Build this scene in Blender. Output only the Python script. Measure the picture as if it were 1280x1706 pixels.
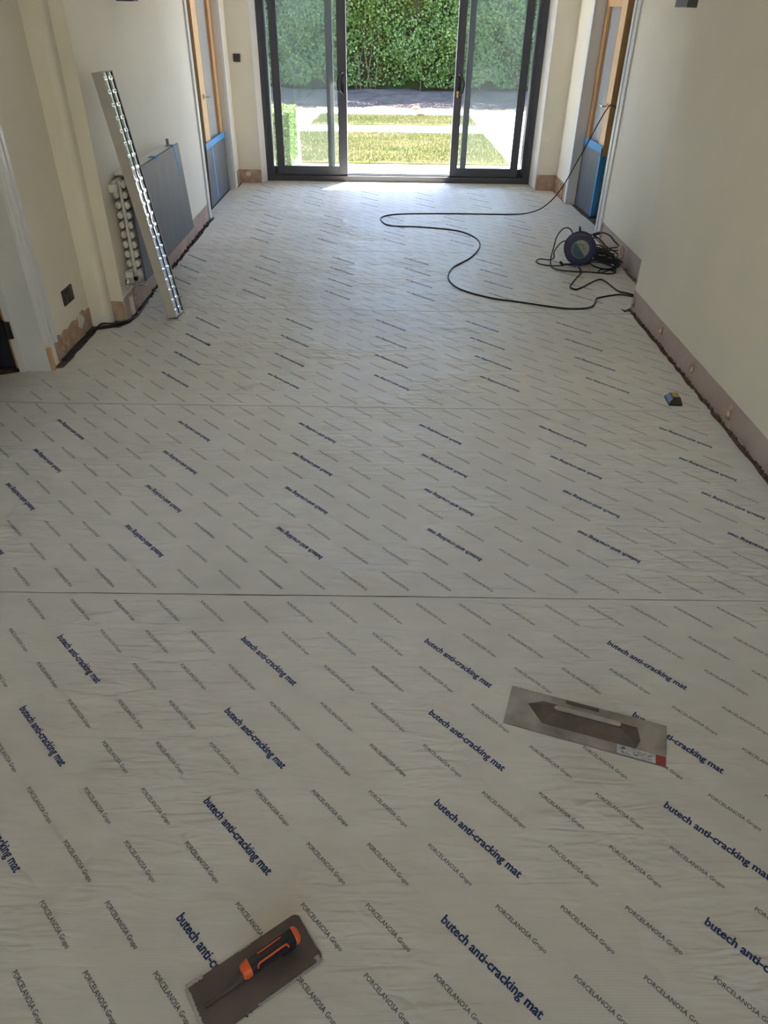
import bpy, bmesh, math, random
import numpy as np
from mathutils import Vector, Matrix
random.seed(7); rng = np.random.default_rng(11)
for o in list(bpy.data.objects): bpy.data.objects.remove(o)
scn = bpy.context.scene
COL = scn.collection

# ------------------------------------------------------------------ camera
cam_d = bpy.data.cameras.new('camera'); cam = bpy.data.objects.new('camera', cam_d); COL.objects.link(cam)
F_PX, PITCH, YAW, ROLL, EYE = 1180.94, 0.61651, -0.006418, 0.016300, 1.5
cam_d.sensor_fit = 'HORIZONTAL'; cam_d.sensor_width = 36.0; cam_d.lens = 36.0*F_PX/1280.0
cam_d.clip_start = 0.02; cam_d.clip_end = 200
_r = Vector((1, 0, 0)); _f = Vector((0, math.cos(PITCH), -math.sin(PITCH))); _u = Vector((0, math.sin(PITCH), math.cos(PITCH)))
_z = Matrix.Rotation(YAW, 3, 'Z'); _r, _f, _u = _z@_r, _z@_f, _z@_u
r2 = _r*math.cos(ROLL)+_u*math.sin(ROLL); u2 = -_r*math.sin(ROLL)+_u*math.cos(ROLL)
M = Matrix.Identity(4)
for i in range(3): M[i][0] = r2[i]; M[i][1] = u2[i]; M[i][2] = -_f[i]
M[2][3] = EYE
cam.matrix_world = M
scn.camera = cam

# ------------------------------------------------------------------ sky, sun, exposure
world = bpy.data.worlds.new('sky'); scn.world = world; world.use_nodes = True
wn = world.node_tree.nodes; wl = world.node_tree.links
for n in list(wn): wn.remove(n)
wo = wn.new('ShaderNodeOutputWorld'); bg = wn.new('ShaderNodeBackground'); sky = wn.new('ShaderNodeTexSky')
sky.sky_type = 'NISHITA'; sky.sun_disc = False
SUN_EL, SUN_AZ = math.radians(60), math.radians(29)      # azimuth measured from +Y towards +X
sky.sun_elevation = SUN_EL; sky.sun_rotation = SUN_AZ
sky.dust_density = 0.5; sky.ozone_density = 2.2
wl.new(sky.outputs[0], bg.inputs[0]); wl.new(bg.outputs[0], wo.inputs[0]); bg.inputs[1].default_value = 0.24
sd = bpy.data.lights.new('sun', 'SUN'); sun = bpy.data.objects.new('sun', sd); COL.objects.link(sun)
sd.energy = 7.2; sd.angle = math.radians(0.53); sd.color = (1.0, 0.95, 0.86)
sdir = Vector((math.sin(SUN_AZ)*math.cos(SUN_EL), math.cos(SUN_AZ)*math.cos(SUN_EL), math.sin(SUN_EL)))
sun.rotation_euler = sdir.to_track_quat('Z', 'Y').to_euler(); sun.location = (4, 12, 9)
vs = scn.view_settings
scn.display_settings.display_device = 'sRGB'
vs.view_transform = 'Standard'; vs.look = 'None'; vs.gamma = 1.0; vs.use_curve_mapping = False
vs.exposure = 3.0

# ------------------------------------------------------------------ helpers
class MB:
    def __init__(s): s.v = []; s.f = []; s.T = None
    def add(s, vs, fs):
        b = len(s.v)
        if s.T is not None: vs = [tuple(s.T @ Vector(p)) for p in vs]
        s.v += [tuple(p) for p in vs]; s.f += [tuple(i+b for i in f) for f in fs]; return s
    def box(s, x0, x1, y0, y1, z0, z1, c=0.0):
        if c <= 0:
            return s.add([(x0,y0,z0),(x1,y0,z0),(x1,y1,z0),(x0,y1,z0),(x0,y0,z1),(x1,y0,z1),(x1,y1,z1),(x0,y1,z1)],
                  [(3,2,1,0),(4,5,6,7),(0,1,5,4),(1,2,6,5),(2,3,7,6),(3,0,4,7)])
        bm = bmesh.new(); r = bmesh.ops.create_cube(bm, size=1)
        for w in bm.verts: w.co = ((x0+x1)/2+w.co.x*(x1-x0), (y0+y1)/2+w.co.y*(y1-y0), (z0+z1)/2+w.co.z*(z1-z0))
        bmesh.ops.bevel(bm, geom=bm.edges[:], offset=c, segments=2, affect='EDGES', profile=0.5)
        bm.verts.ensure_lookup_table(); bm.verts.index_update()
        s.add([tuple(w.co) for w in bm.verts], [tuple(w.index for w in f.verts) for f in bm.faces]); bm.free(); return s
    def prism(s, poly, z0, z1):               # poly counter-clockwise in plan
        n = len(poly)
        return s.add([(x,y,z0) for x,y in poly]+[(x,y,z1) for x,y in poly],
              [tuple(range(n-1,-1,-1)), tuple(range(n,2*n))]+[(i,(i+1)%n,n+(i+1)%n,n+i) for i in range(n)])
    def hexa(s, p8): return s.add(p8, [(3,2,1,0),(4,5,6,7),(0,1,5,4),(1,2,6,5),(2,3,7,6),(3,0,4,7)])
    def tube(s, pts, r, n=8, closed=False, caps=True):
        pts = [Vector(p) for p in pts]; N = len(pts); rr = r if hasattr(r, '__len__') else [r]*N
        vs, fs = [], []; prev = None
        for i, p in enumerate(pts):
            if closed: t = pts[(i+1) % N]-pts[i-1]
            else: t = pts[min(i+1, N-1)]-pts[max(i-1, 0)]
            if t.length < 1e-9: t = Vector((0,0,1))
            t.normalize()
            if prev is None:
                a = Vector((0,0,1)) if abs(t.z) < 0.9 else Vector((1,0,0)); prev = (a-t*a.dot(t)).normalized()
            else:
                q = prev-t*prev.dot(t)
                prev = q.normalized() if q.length > 1e-6 else prev
            b = t.cross(prev)
            for k in range(n):
                an = 2*math.pi*k/n; vs.append(tuple(p+(prev*math.cos(an)+b*math.sin(an))*rr[i]))
        for i in range(N if closed else N-1):
            j = (i+1) % N
            for k in range(n):
                k2 = (k+1) % n; fs.append((i*n+k, i*n+k2, j*n+k2, j*n+k))
        if caps and not closed:
            fs.append(tuple(range(n-1,-1,-1))); fs.append(tuple((N-1)*n+k for k in range(n)))
        return s.add(vs, fs)
    def lathe(s, prof, c, ax, n=28):          # prof: (radius, height along ax)
        ax = Vector(ax).normalized(); a = Vector((0,0,1)) if abs(ax.z) < .9 else Vector((1,0,0))
        e = (a-ax*a.dot(ax)).normalized(); g = ax.cross(e); c = Vector(c); vs, fs = [], []
        for r, h in prof:
            for k in range(n):
                an = 2*math.pi*k/n; vs.append(tuple(c+ax*h+(e*math.cos(an)+g*math.sin(an))*r))
        for i in range(len(prof)-1):
            for k in range(n):
                k2 = (k+1) % n; fs.append((i*n+k, i*n+k2, (i+1)*n+k2, (i+1)*n+k))
        fs.append(tuple(range(n-1,-1,-1))); fs.append(tuple((len(prof)-1)*n+k for k in range(n)))
        return s.add(vs, fs)
    def build(s, name, mat, parent=None, smooth=False):
        me = bpy.data.meshes.new(name); off = Vector((0,0,0))
        if parent is not None:
            q = parent
            while q is not None: off += q.location; q = q.parent
        me.from_pydata([tuple(Vector(p)-off) for p in s.v], [], s.f); me.validate(); me.update()
        o = bpy.data.objects.new(name, me); COL.objects.link(o)
        if parent is not None: o.parent = parent
        if mat is not None: me.materials.append(mat)
        bm = bmesh.new(); bm.from_mesh(me); bmesh.ops.recalc_face_normals(bm, faces=bm.faces[:]); bm.to_mesh(me); bm.free()
        if smooth:
            me.polygons.foreach_set('use_smooth', [True]*len(me.polygons))
            try: me.set_sharp_from_angle(angle=math.radians(40))
            except Exception: pass
        return o

def npmesh(name, V, Fq, mat, parent=None, k=3):
    """mesh from numpy arrays; Fq (n,k)"""
    me = bpy.data.meshes.new(name); V = np.asarray(V, np.float32); Fq = np.asarray(Fq, np.int32)
    me.vertices.add(len(V)); me.vertices.foreach_set('co', V.ravel())
    me.loops.add(Fq.size); me.loops.foreach_set('vertex_index', Fq.ravel())
    me.polygons.add(len(Fq)); me.polygons.foreach_set('loop_start', np.arange(0, Fq.size, k, dtype=np.int32))
    me.update(calc_edges=True); me.validate()
    o = bpy.data.objects.new(name, me); COL.objects.link(o)
    if mat: me.materials.append(mat)
    if parent is not None: o.parent = parent
    return o

def tag(o, label=None, cat=None, group=None, kind=None):
    if label: o['label'] = label
    if cat: o['category'] = cat
    if group: o['group'] = group
    if kind: o['kind'] = kind
    return o
def struct(o, label=None, cat=None):
    o['kind'] = 'structure'
    if label: o['label'] = label
    if cat: o['category'] = cat
    return o
def empty(name, loc, label=None, cat=None, group=None):
    o = bpy.data.objects.new(name, None); COL.objects.link(o); o.location = loc; o.empty_display_size = .05
    return tag(o, label, cat, group)
def smooth_path(pts, step=6):
    P = [Vector(p) for p in pts]; out = []
    for i in range(len(P)-1):
        p0 = P[max(i-1,0)]; p1 = P[i]; p2 = P[i+1]; p3 = P[min(i+2,len(P)-1)]
        for k in range(step):
            t = k/step
            out.append(0.5*((2*p1)+(p2-p0)*t+(2*p0-5*p1+4*p2-p3)*t*t+(3*p1-p0-3*p2+p3)*t**3))
    out.append(P[-1]); return out

# ------------------------------------------------------------------ materials
def mat(name, col, rough=0.6, metal=0.0, var=0.0, vscale=6.0, bump=0.0, bscale=60.0, spec=0.5, col2=None, stretch=(1,1,1), lo=.35, hi=.65, detail=4.0):
    m = bpy.data.materials.new(name); m.use_nodes = True; nt = m.node_tree; N = nt.nodes; L = nt.links
    b = N['Principled BSDF']; b.inputs['Roughness'].default_value = rough; b.inputs['Metallic'].default_value = metal
    b.inputs['Specular IOR Level'].default_value = spec
    b.inputs['Base Color'].default_value = (*col, 1)
    tc = N.new('ShaderNodeTexCoord'); mp = N.new('ShaderNodeMapping'); mp.inputs['Scale'].default_value = stretch
    L.new(tc.outputs['Object'], mp.inputs[0])
    if var > 0 or col2:
        nz = N.new('ShaderNodeTexNoise'); nz.inputs['Scale'].default_value = vscale; nz.inputs['Detail'].default_value = detail
        L.new(mp.outputs[0], nz.inputs[0])
        cr = N.new('ShaderNodeValToRGB'); cr.color_ramp.elements[0].position = lo; cr.color_ramp.elements[1].position = hi
        c2 = col2 if col2 else tuple(max(0, c*(1-var)) for c in col)
        cr.color_ramp.elements[0].color = (*c2, 1); cr.color_ramp.elements[1].color = (*col, 1)
        L.new(nz.outputs['Fac'], cr.inputs[0]); L.new(cr.outputs[0], b.inputs['Base Color'])
    if bump > 0:
        n2 = N.new('ShaderNodeTexNoise'); n2.inputs['Scale'].default_value = bscale; n2.inputs['Detail'].default_value = 6
        L.new(mp.outputs[0], n2.inputs[0]); bp = N.new('ShaderNodeBump'); bp.inputs['Strength'].default_value = 1.0
        bp.inputs['Distance'].default_value = bump; L.new(n2.outputs['Fac'], bp.inputs['Height']); L.new(bp.outputs[0], b.inputs['Normal'])
    return m

WALLC = (0.85, 0.795, 0.675)
m_wall = mat('cream_paint', WALLC, .75, var=.04, vscale=2.5, bump=.0008, bscale=90, spec=.3)
m_ceil = mat('white_ceiling_paint', (.80,.78,.73), .8)
m_white = mat('white_gloss_paint', (.74,.74,.74), .35, var=.03, vscale=8)
m_reveal = mat('white_reveal_paint', (.78,.77,.74), .6)
m_plaster = mat('bare_pink_plaster', (.53,.40,.335), .9, col2=(.43,.315,.26), vscale=7, bump=.003, bscale=35, spec=.2)
m_plaster_grey = mat('bare_mauve_plaster', (.52,.435,.395), .9, col2=(.44,.35,.31), vscale=5, bump=.002, bscale=35, spec=.2)
m_plaster_brown = mat('bare_brown_plaster', (.44,.29,.20), .9, col2=(.55,.42,.34), vscale=14, bump=.004, bscale=40, spec=.2, lo=.3, hi=.6)
m_dab = mat('old_adhesive', (.58,.43,.33), .9, col2=(.36,.22,.15), vscale=40, bump=.003, bscale=90, spec=.2)
m_dabwhite = mat('filler_white', (.72,.68,.62), .9, bump=.002, bscale=90)
m_slab = mat('dirty_screed', (.16,.125,.105), .95, col2=(.07,.05,.042), vscale=22, bump=.006, bscale=60, spec=.2)
m_skirtgap = mat('brown_debris', (.11,.065,.05), .95, col2=(.20,.13,.10), vscale=40, bump=.004, bscale=80, spec=.2)
m_oak = mat('oak', (.72,.43,.19), .45, col2=(.55,.30,.12), vscale=9, stretch=(18,18,1.1), bump=.0004, bscale=30)
m_oak_pale = mat('oak_pale', (.76,.50,.26), .45, col2=(.64,.39,.18), vscale=9, stretch=(18,18,1.1))  # paler oak tone for the near stiles
m_oak_dark = mat('oak_moulding', (.42,.235,.10), .5, col2=(.33,.18,.075), vscale=9, stretch=(18,18,1.1))
m_pine = mat('raw_pine', (.62,.40,.21), .7, col2=(.52,.31,.15), vscale=10, stretch=(14,14,1))
m_anthracite = mat('anthracite_aluminium', (.052,.057,.074), .42, spec=.5, var=.08, vscale=12)
m_track = mat('anthracite_track', (.048,.051,.060), .5)
m_blackmetal = mat('black_metal', (.012,.012,.014), .2)
m_chrome = mat('chrome', (.65,.64,.62), .18, metal=1)
m_brass = mat('brass', (.75,.52,.14), .3, metal=1)
m_bronze = mat('dark_bronze_plate', (.045,.038,.034), .4, metal=.3)
m_bronze2 = mat('black_insert', (.012,.011,.011), .35)
m_slate = mat('slate_grey_sheet', (.085,.088,.098), .55, col2=(.115,.118,.128), vscale=5, stretch=(6,6,.7), bump=.0005, bscale=30, lo=.3, hi=.7)
m_tape = mat('blue_masking_tape', (.055,.30,.62), .6, bump=.0008, bscale=120)
m_rad = mat('radiator_white', (.74,.72,.67), .3)
m_lampgrey = mat('lamp_grey', (.10,.10,.11), .5)
m_rubber = mat('black_cable_rubber', (.013,.013,.014), .5)
m_blueplastic = mat('navy_plastic', (.008,.011,.085), .35, spec=.5)
m_blackplastic = mat('black_plastic', (.012,.012,.013), .4)
m_labelgrey = mat('label_grey', (.31,.31,.285), .5)
m_teal = mat('label_teal', (.015,.095,.125), .5)
m_labelwhite = mat('label_white', (.62,.62,.62), .5, col2=(.42,.42,.42), vscale=60)
m_ink_grey = mat('label_ink', (.10,.10,.11), .6)
m_red = mat('label_red', (.30,.025,.025), .5)
m_steel = mat('worn_steel', (.40,.37,.34), .45, metal=.8, col2=(.22,.19,.165), vscale=9, bump=.0006, bscale=80)
m_handle_brown = mat('mortar_stained_handle', (.135,.098,.072), .75, col2=(.085,.062,.047), vscale=22, bump=.0015, bscale=90)
m_handle_light = mat('worn_grip', (.40,.35,.30), .6, col2=(.31,.26,.22), vscale=30)
m_steel_dark = mat('mortar_filmed_steel', (.150,.115,.100), .65, metal=.2, col2=(.095,.072,.064), vscale=7, bump=.0006, bscale=70)
m_mortar = mat('dried_mortar', (.42,.39,.35), .95, bump=.002, bscale=120)
m_orange = mat('orange_rubber', (.85,.13,.025), .5)
m_blackgrip = mat('black_grip_rubber', (.016,.016,.020), .55, bump=.0005, bscale=200)
m_ink_blue = mat('navy_print', (.016,.036,.135), .7)
m_ink_dark = mat('slate_print', (.035,.042,.065), .7)
m_traywhite = mat('white_powder_coat', (.50,.48,.435), .35)
m_mirror = mat('polished_reflector', (.82,.86,.88), .09, metal=1)
m_mirror2 = mat('satin_louvre', (.90,.92,.93), .22, metal=1)
m_grout = mat('dark_tray_gap', (.03,.033,.035), .5)
m_yellow = mat('yellow_label', (.62,.44,.06), .5, col2=(.35,.24,.03), vscale=70)
m_bluelabel = mat('blue_label', (.16,.24,.52), .5)
m_darkdoor = mat('navy_shaded_door', (.020,.022,.035), .6)  # near-black navy, with the shade on the open leaf put in
m_hinge = mat('black_hinge', (.02,.017,.017), .45)
m_paving = mat('pale_concrete_paving', (.62,.60,.585), .85, var=.06, vscale=3, bump=.002, bscale=60)
m_court = mat('warm_sandstone', (.60,.50,.36), .85, var=.1, vscale=3)
m_soil = mat('dark_soil', (.125,.095,.078), .95, col2=(.078,.058,.048), vscale=5, bump=.02, bscale=14, spec=.1)
m_earthlawn = mat('lawn_thatch', (.095,.108,.030), .95, col2=(.19,.150,.075), vscale=1.7, stretch=(.8,2.2,1), bump=.02, bscale=40, spec=.1, lo=.42, hi=.62)
m_gravel = mat('pale_gravel', (.60,.57,.55), .9, col2=(.42,.38,.36), vscale=30)
m_bark = mat('bark', (.13,.085,.055), .9, col2=(.08,.05,.03), vscale=12, bump=.01, bscale=40)
m_twig = mat('pale_twig', (.15,.095,.06), .9)
m_hedgecore = mat('hedge_inner_shade', (.020,.030,.010), .95, col2=(.035,.022,.012), vscale=3, spec=.05)  # near-black green and brown: shade between the leaves put into the colour
m_stone = mat('terracotta_stone', (.38,.17,.09), .9, bump=.004, bscale=40)
m_render = mat('cream_render', (.66,.60,.48), .85)
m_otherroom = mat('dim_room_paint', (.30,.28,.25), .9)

def mat_floor_mat():
    m = bpy.data.materials.new('cream_uncoupling_mat'); m.use_nodes = True; nt = m.node_tree; N = nt.nodes; L = nt.links
    b = N['Principled BSDF']; b.inputs['Roughness'].default_value = .48; b.inputs['Specular IOR Level'].default_value = .45
    tc = N.new('ShaderNodeTexCoord')
    def noise(scale, detail, st, dist=0.0):
        mp = N.new('ShaderNodeMapping'); mp.inputs['Scale'].default_value = st; L.new(tc.outputs['Object'], mp.inputs[0])
        n = N.new('ShaderNodeTexNoise'); n.inputs['Scale'].default_value = scale; n.inputs['Detail'].default_value = detail
        n.inputs['Distortion'].default_value = dist; L.new(mp.outputs[0], n.inputs[0]); return n.outputs['Fac']
    def mth(op, a, c=None, d=None, clamp=False):
        n = N.new('ShaderNodeMath'); n.operation = op; n.use_clamp = clamp
        for i, x in enumerate((a, c, d)):
            if x is None: continue
            if isinstance(x, (int, float)): n.inputs[i].default_value = x
            else: L.new(x, n.inputs[i])
        return n.outputs[0]
    # colour: cream with faint dirt smears
    d1 = noise(1.3, 5, (1,1,1)); d2 = noise(7, 6, (1,2,1))
    cr = N.new('ShaderNodeValToRGB'); e = cr.color_ramp.elements
    e[0].position = .30; e[0].color = (.56,.522,.462,1); e[1].position = .62; e[1].color = (.675,.635,.57,1)
    L.new(mth('ADD', mth('MULTIPLY', d1, .65), mth('MULTIPLY', d2, .35)), cr.inputs[0]); L.new(cr.outputs[0], b.inputs['Base Color'])
    # trapped-ripple wrinkles: long shallow waves running across the sheet, in patches
    rip = noise(1.0, 1.2, (8, 42, 1), .7)
    rip2 = noise(1.0, 1.0, (15, 22, 1), .9)
    mk = noise(2.6, 3, (1,1,1)); msk = N.new('ShaderNodeMapRange'); msk.inputs[1].default_value = .44; msk.inputs[2].default_value = .62
    msk.inputs[3].default_value = .06; msk.inputs[4].default_value = 1.0; L.new(mk, msk.inputs[0])
    h = mth('MULTIPLY', mth('ADD', mth('MULTIPLY', rip, 1.0), mth('MULTIPLY', rip2, .55)), msk.outputs[0])
    # woven fleece ribs and the broad undulation of the sheet
    rib = N.new('ShaderNodeTexWave'); rib.wave_type = 'BANDS'; rib.bands_direction = 'Y'; rib.inputs['Scale'].default_value = 62
    rib.inputs['Distortion'].default_value = .4; L.new(tc.outputs['Object'], rib.inputs[0])
    broad = noise(3.2, 2, (1,1,1), .6)
    tot = mth('ADD', mth('ADD', mth('MULTIPLY', h, .0135), mth('MULTIPLY', rib.outputs['Fac'], .00006)), mth('MULTIPLY', broad, .006))
    bp = N.new('ShaderNodeBump'); bp.inputs['Strength'].default_value = 1.0; bp.inputs['Distance'].default_value = 1.0
    L.new(tot, bp.inputs['Height']); L.new(bp.outputs[0], b.inputs['Normal'])
    return m
m_mat = mat_floor_mat()

def glass(name, haze, tint):
    m = bpy.data.materials.new(name); m.use_nodes = True; nt = m.node_tree; N = nt.nodes; L = nt.links
    N.remove(N['Principled BSDF']); out = N['Material Output']
    tr = N.new('ShaderNodeBsdfTransparent'); tr.inputs[0].default_value = (*tint, 1)
    gl = N.new('ShaderNodeBsdfGlossy'); gl.inputs['Roughness'].default_value = .02
    fr = N.new('ShaderNodeFresnel'); fr.inputs[0].default_value = 1.5
    mx = N.new('ShaderNodeMixShader'); L.new(fr.outputs[0], mx.inputs[0]); L.new(tr.outputs[0], mx.inputs[1]); L.new(gl.outputs[0], mx.inputs[2])
    df = N.new('ShaderNodeBsdfTranslucent'); df.inputs[0].default_value = (.62,.68,.66,1)
    d2 = N.new('ShaderNodeBsdfDiffuse'); d2.inputs[0].default_value = (.62,.68,.66,1)
    md = N.new('ShaderNodeMixShader'); md.inputs[0].default_value = .5; L.new(df.outputs[0], md.inputs[1]); L.new(d2.outputs[0], md.inputs[2])
    tc = N.new('ShaderNodeTexCoord'); mp = N.new('ShaderNodeMapping'); mp.inputs['Scale'].default_value = (3,3,1.2); L.new(tc.outputs['Object'], mp.inputs[0])
    nz = N.new('ShaderNodeTexNoise'); nz.inputs['Scale'].default_value = 2.2; nz.inputs['Detail'].default_value = 5; L.new(mp.outputs[0], nz.inputs[0])
    mr = N.new('ShaderNodeMapRange'); mr.inputs[1].default_value = .3; mr.inputs[2].default_value = .75; mr.inputs[3].default_value = haze*.35; mr.inputs[4].default_value = haze*.85
    L.new(nz.outputs['Fac'], mr.inputs[0])
    m2 = N.new('ShaderNodeMixShader'); L.new(mr.outputs[0], m2.inputs[0]); L.new(mx.outputs[0], m2.inputs[1]); L.new(md.outputs[0], m2.inputs[2])
    L.new(m2.outputs[0], out.inputs[0]); return m
m_glass_l = glass('dusty_glass_left', .11, (.95,.98,.97))
m_glass_r = glass('dusty_glass_right', .075, (.95,.98,.97))
m_glass_clear = glass('clear_glass', .03, (.97,.99,.98))
m_glass_frost = mat('grey_door_glass', (.36,.37,.385), .25)

def leafmat(name, c_lo, c_hi, gloss=.35):
    m = bpy.data.materials.new(name); m.use_nodes = True; nt = m.node_tree; N = nt.nodes; L = nt.links
    b = N['Principled BSDF']; b.inputs['Roughness'].default_value = gloss; b.inputs['Specular IOR Level'].default_value = .5
    at = N.new('ShaderNodeAttribute'); at.attribute_name = 'tint'
    cr = N.new('ShaderNodeValToRGB'); cr.color_ramp.elements[0].color = (*c_lo,1); cr.color_ramp.elements[1].color = (*c_hi,1)
    L.new(at.outputs['Fac'], cr.inputs[0]); L.new(cr.outputs[0], b.inputs['Base Color'])
    tl = N.new('ShaderNodeBsdfTranslucent'); L.new(cr.outputs[0], tl.inputs[0])
    mx = N.new('ShaderNodeMixShader'); mx.inputs[0].default_value = .35
    L.new(b.outputs[0], mx.inputs[1]); L.new(tl.outputs[0], mx.inputs[2]); L.new(mx.outputs[0], N['Material Output'].inputs[0]); return m
m_leaf = leafmat('hedge_leaf', (.040,.082,.014), (.16,.235,.045), .3)
m_leaf_box = leafmat('box_leaf', (.07,.13,.02), (.20,.27,.06), .4)
m_leaf_tree = leafmat('tree_leaf', (.05,.11,.02), (.12,.22,.04))
m_grass = leafmat('grass_blade', (.058,.086,.018), (.185,.160,.070), .6)

def leaves(name, P, Nn, size, m, parent, aspect=.55, tilt=.8):
    n = len(P); d = Nn+rng.normal(0, tilt, (n,3)); d /= np.linalg.norm(d, axis=1)[:,None]
    a = rng.normal(0,1,(n,3)); a -= d*(a*d).sum(1)[:,None]; a /= np.linalg.norm(a,axis=1)[:,None]; b = np.cross(d, a)
    s = size*rng.uniform(.65,1.3,(n,1)); w = s*aspect
    V = np.stack([P-a*s*.5, P+b*w*.5+d*s*.08, P+a*s*.5, P-b*w*.5+d*s*.08], 1).reshape(-1,3)
    idx = np.arange(n)[:,None]*4
    Fq = np.concatenate([idx+np.array([[0,1,2]]), idx+np.array([[0,2,3]])], 1).reshape(-1,3)
    o = npmesh(name, V, Fq, m, parent)
    at = o.data.attributes.new('tint','FLOAT','POINT'); at.data.foreach_set('value', np.repeat(np.clip(rng.normal(.45,.25,n),0,1),4).astype(np.float32))
    return o

# ================================================================== STRUCTURE
XR, XL, XB0, XB1 = 1.55, -1.663, -1.488, -1.515      # right near wall, left near wall, left far wall (start, end)
XF = 1.755                                           # right far wall
YE, YER = 8.08, 7.90                                 # end wall faces (left, right)
ZC = 2.45
REAR = -2.6
fl = struct(MB().box(-4.2, 4.2, REAR-.2, 8.42, -.12, -.006).build('floor', m_slab), 'dirty brown screed floor under the printed mat sheets', 'floor')
SK = (-.65, .65, 1.75, 2.35)      # unseen rooflight shaft added for overhead fill, in the ceiling ahead of the camera
cl_ = MB().box(-4.2, 4.2, REAR-.2, SK[2], ZC, ZC+.12).box(-4.2, 4.2, SK[3], 8.45, ZC, ZC+.12).box(-4.2, SK[0], SK[2], SK[3], ZC, ZC+.12).box(SK[1], 4.2, SK[2], SK[3], ZC, ZC+.12)
for a_ in ((SK[0]-.05, SK[0], SK[2]-.05, SK[3]+.05), (SK[1], SK[1]+.05, SK[2]-.05, SK[3]+.05), (SK[0], SK[1], SK[2]-.05, SK[2]), (SK[0], SK[1], SK[3], SK[3]+.05)):
    cl_.box(*a_, ZC+.12, ZC+1.35)
struct(cl_.build('ceiling', m_ceil), 'white ceiling with a deep rooflight shaft added for fill light', 'ceiling')
sk_ = struct(MB().box(SK[0]-.05, SK[1]+.05, SK[2]-.05, SK[2]+.01, ZC+1.35, ZC+1.41).box(SK[0]-.05, SK[1]+.05, SK[3]-.01, SK[3]+.05, ZC+1.35, ZC+1.41).box(-.03, .03, SK[2]+.01, SK[3]-.01, ZC+1.35, ZC+1.41).build('fill_rooflight', m_white), 'added rooflight that fills the room from above', 'window')
MB().box(SK[0], SK[1], SK[2]+.01, SK[3]-.01, ZC+1.37, ZC+1.376).build('glass_pane', m_glass_clear, sk_)
# left walls
wlft = MB()
wlft.box(XL-.14, XL, REAR, 2.42, -.006, ZC)                     # behind the near doorway
wlft.box(XL-.14, XL, 2.42, 3.33, 2.05, ZC)
wlft.box(XL-.14, XL, 3.33, 4.05, -.006, ZC)
# boxed-in pipe with a rounded corner, then the return to the far wall
arc = [(-1.56-.035+.035*math.cos(a), 3.93+.035+.035*math.sin(a)) for a in np.linspace(-math.pi/2, 0, 7)]
wlft.prism([(XL-.05, 3.93)]+arc+[(-1.56, 4.02), (XL-.05, 4.02)], -.006, ZC)
wlft.hexa([(-1.70,4.01,-.006),(XB0,4.01,-.006),(XB1,6.53,-.006),(-1.70,6.53,-.006),(-1.70,4.01,ZC),(XB0,4.01,ZC),(XB1,6.53,ZC),(-1.70,6.53,ZC)])
wlft.box(-1.70, XB1, 6.53, 7.75, 2.05, ZC)
wlft.box(-1.70, XB1, 7.75, 8.30, -.006, ZC)
struct(wlft.build('wall_left', m_wall), 'cream painted left wall with boxed pipe and two doorways', 'wall')
wr = MB()
wr.box(XR, XR+.4, REAR, 4.35, -.006, ZC)
wr.box(XF, XF+.12, 4.30, 6.12, -.006, ZC)
wr.box(XF, XF+.12, 6.12, 7.27, 2.05, ZC)
wr.box(XF, XF+.12, 7.27, 8.30, -.006, ZC)
struct(wr.build('wall_right', m_wall), 'cream painted right wall stepping back beyond the corner', 'wall')
we = MB()
we.box(-4.2, -1.285, YE, 8.40, -.006, ZC)
we.prism([(1.552, YER), (4.2, YER), (4.2, 8.40), (1.585, 8.40), (1.552, 8.15)], -.006, ZC)
we.box(-1.285, 1.552, 8.15, 8.40, 2.12, ZC)
struct(we.build('wall_end', m_wall), 'cream end wall around the sliding patio door', 'wall')
rv = MB()
rv.prism([(-1.287, YE-.002), (-1.281, YE-.002), (-1.243, 8.20), (-1.287, 8.20)], 0, 2.12)
struct(rv.build('trim_1', m_reveal), 'white reveal left of the patio door', 'trim')
rv = MB()
rv.prism([(1.548, YER-.002), (1.554, YER-.002), (1.554, 8.20), (1.536, 8.20)], 0, 2.12)
struct(rv.build('trim_2', m_reveal), 'white reveal right of the patio door', 'trim')
# rear wall, with an unseen window added to light the near end
wb = MB()
RW = (-1.10, 1.00, .85, 2.00)
wb.box(-4.2, RW[0], REAR-.2, REAR, -.006, ZC); wb.box(RW[1], 4.2, REAR-.2, REAR, -.006, ZC)
wb.box(RW[0], RW[1], REAR-.2, REAR, -.006, RW[2]); wb.box(RW[0], RW[1], REAR-.2, REAR, RW[3], ZC)
struct(wb.build('wall_rear', m_wall), 'cream rear wall behind the camera', 'wall')
wf = MB(); cxs = (RW[0], (RW[0]+RW[1])/2, RW[1])
wf.box(RW[0], RW[1], REAR-.12, REAR-.06, RW[2], RW[2]+.06); wf.box(RW[0], RW[1], REAR-.12, REAR-.06, RW[3]-.06, RW[3])
for c in (RW[0]+.03, cxs[1], RW[1]-.03): wf.box(c-.03, c+.03, REAR-.12, REAR-.06, RW[2]+.06, RW[3]-.06)
w2 = struct(wf.build('fill_window', m_white), 'white framed glazing added in the rear wall for fill light', 'window')
MB().box(RW[0]+.06, RW[1]-.06, REAR-.094, REAR-.086, RW[2]+.06, RW[3]-.06).build('glass_pane', m_glass_clear, w2)
struct(MB().box(-9, 9, -9.2, REAR-.2, -.30, -.012).build('bounce_paving', m_court), 'added warm sandstone paving bouncing light to the rear window', 'paving')  # unseen courtyard, added so its sunlit ground bounces warm light indoors
struct(MB().box(-9, 9, -9.5, -9.2, -.30, 3.4).build('bounce_wall', m_render), 'added cream rendered wall bouncing light to the rear window', 'wall')  # added with the paving, a sunlit face for more warm bounce
so = MB()  # side room shells, added to keep sky light out of the doorways
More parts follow.
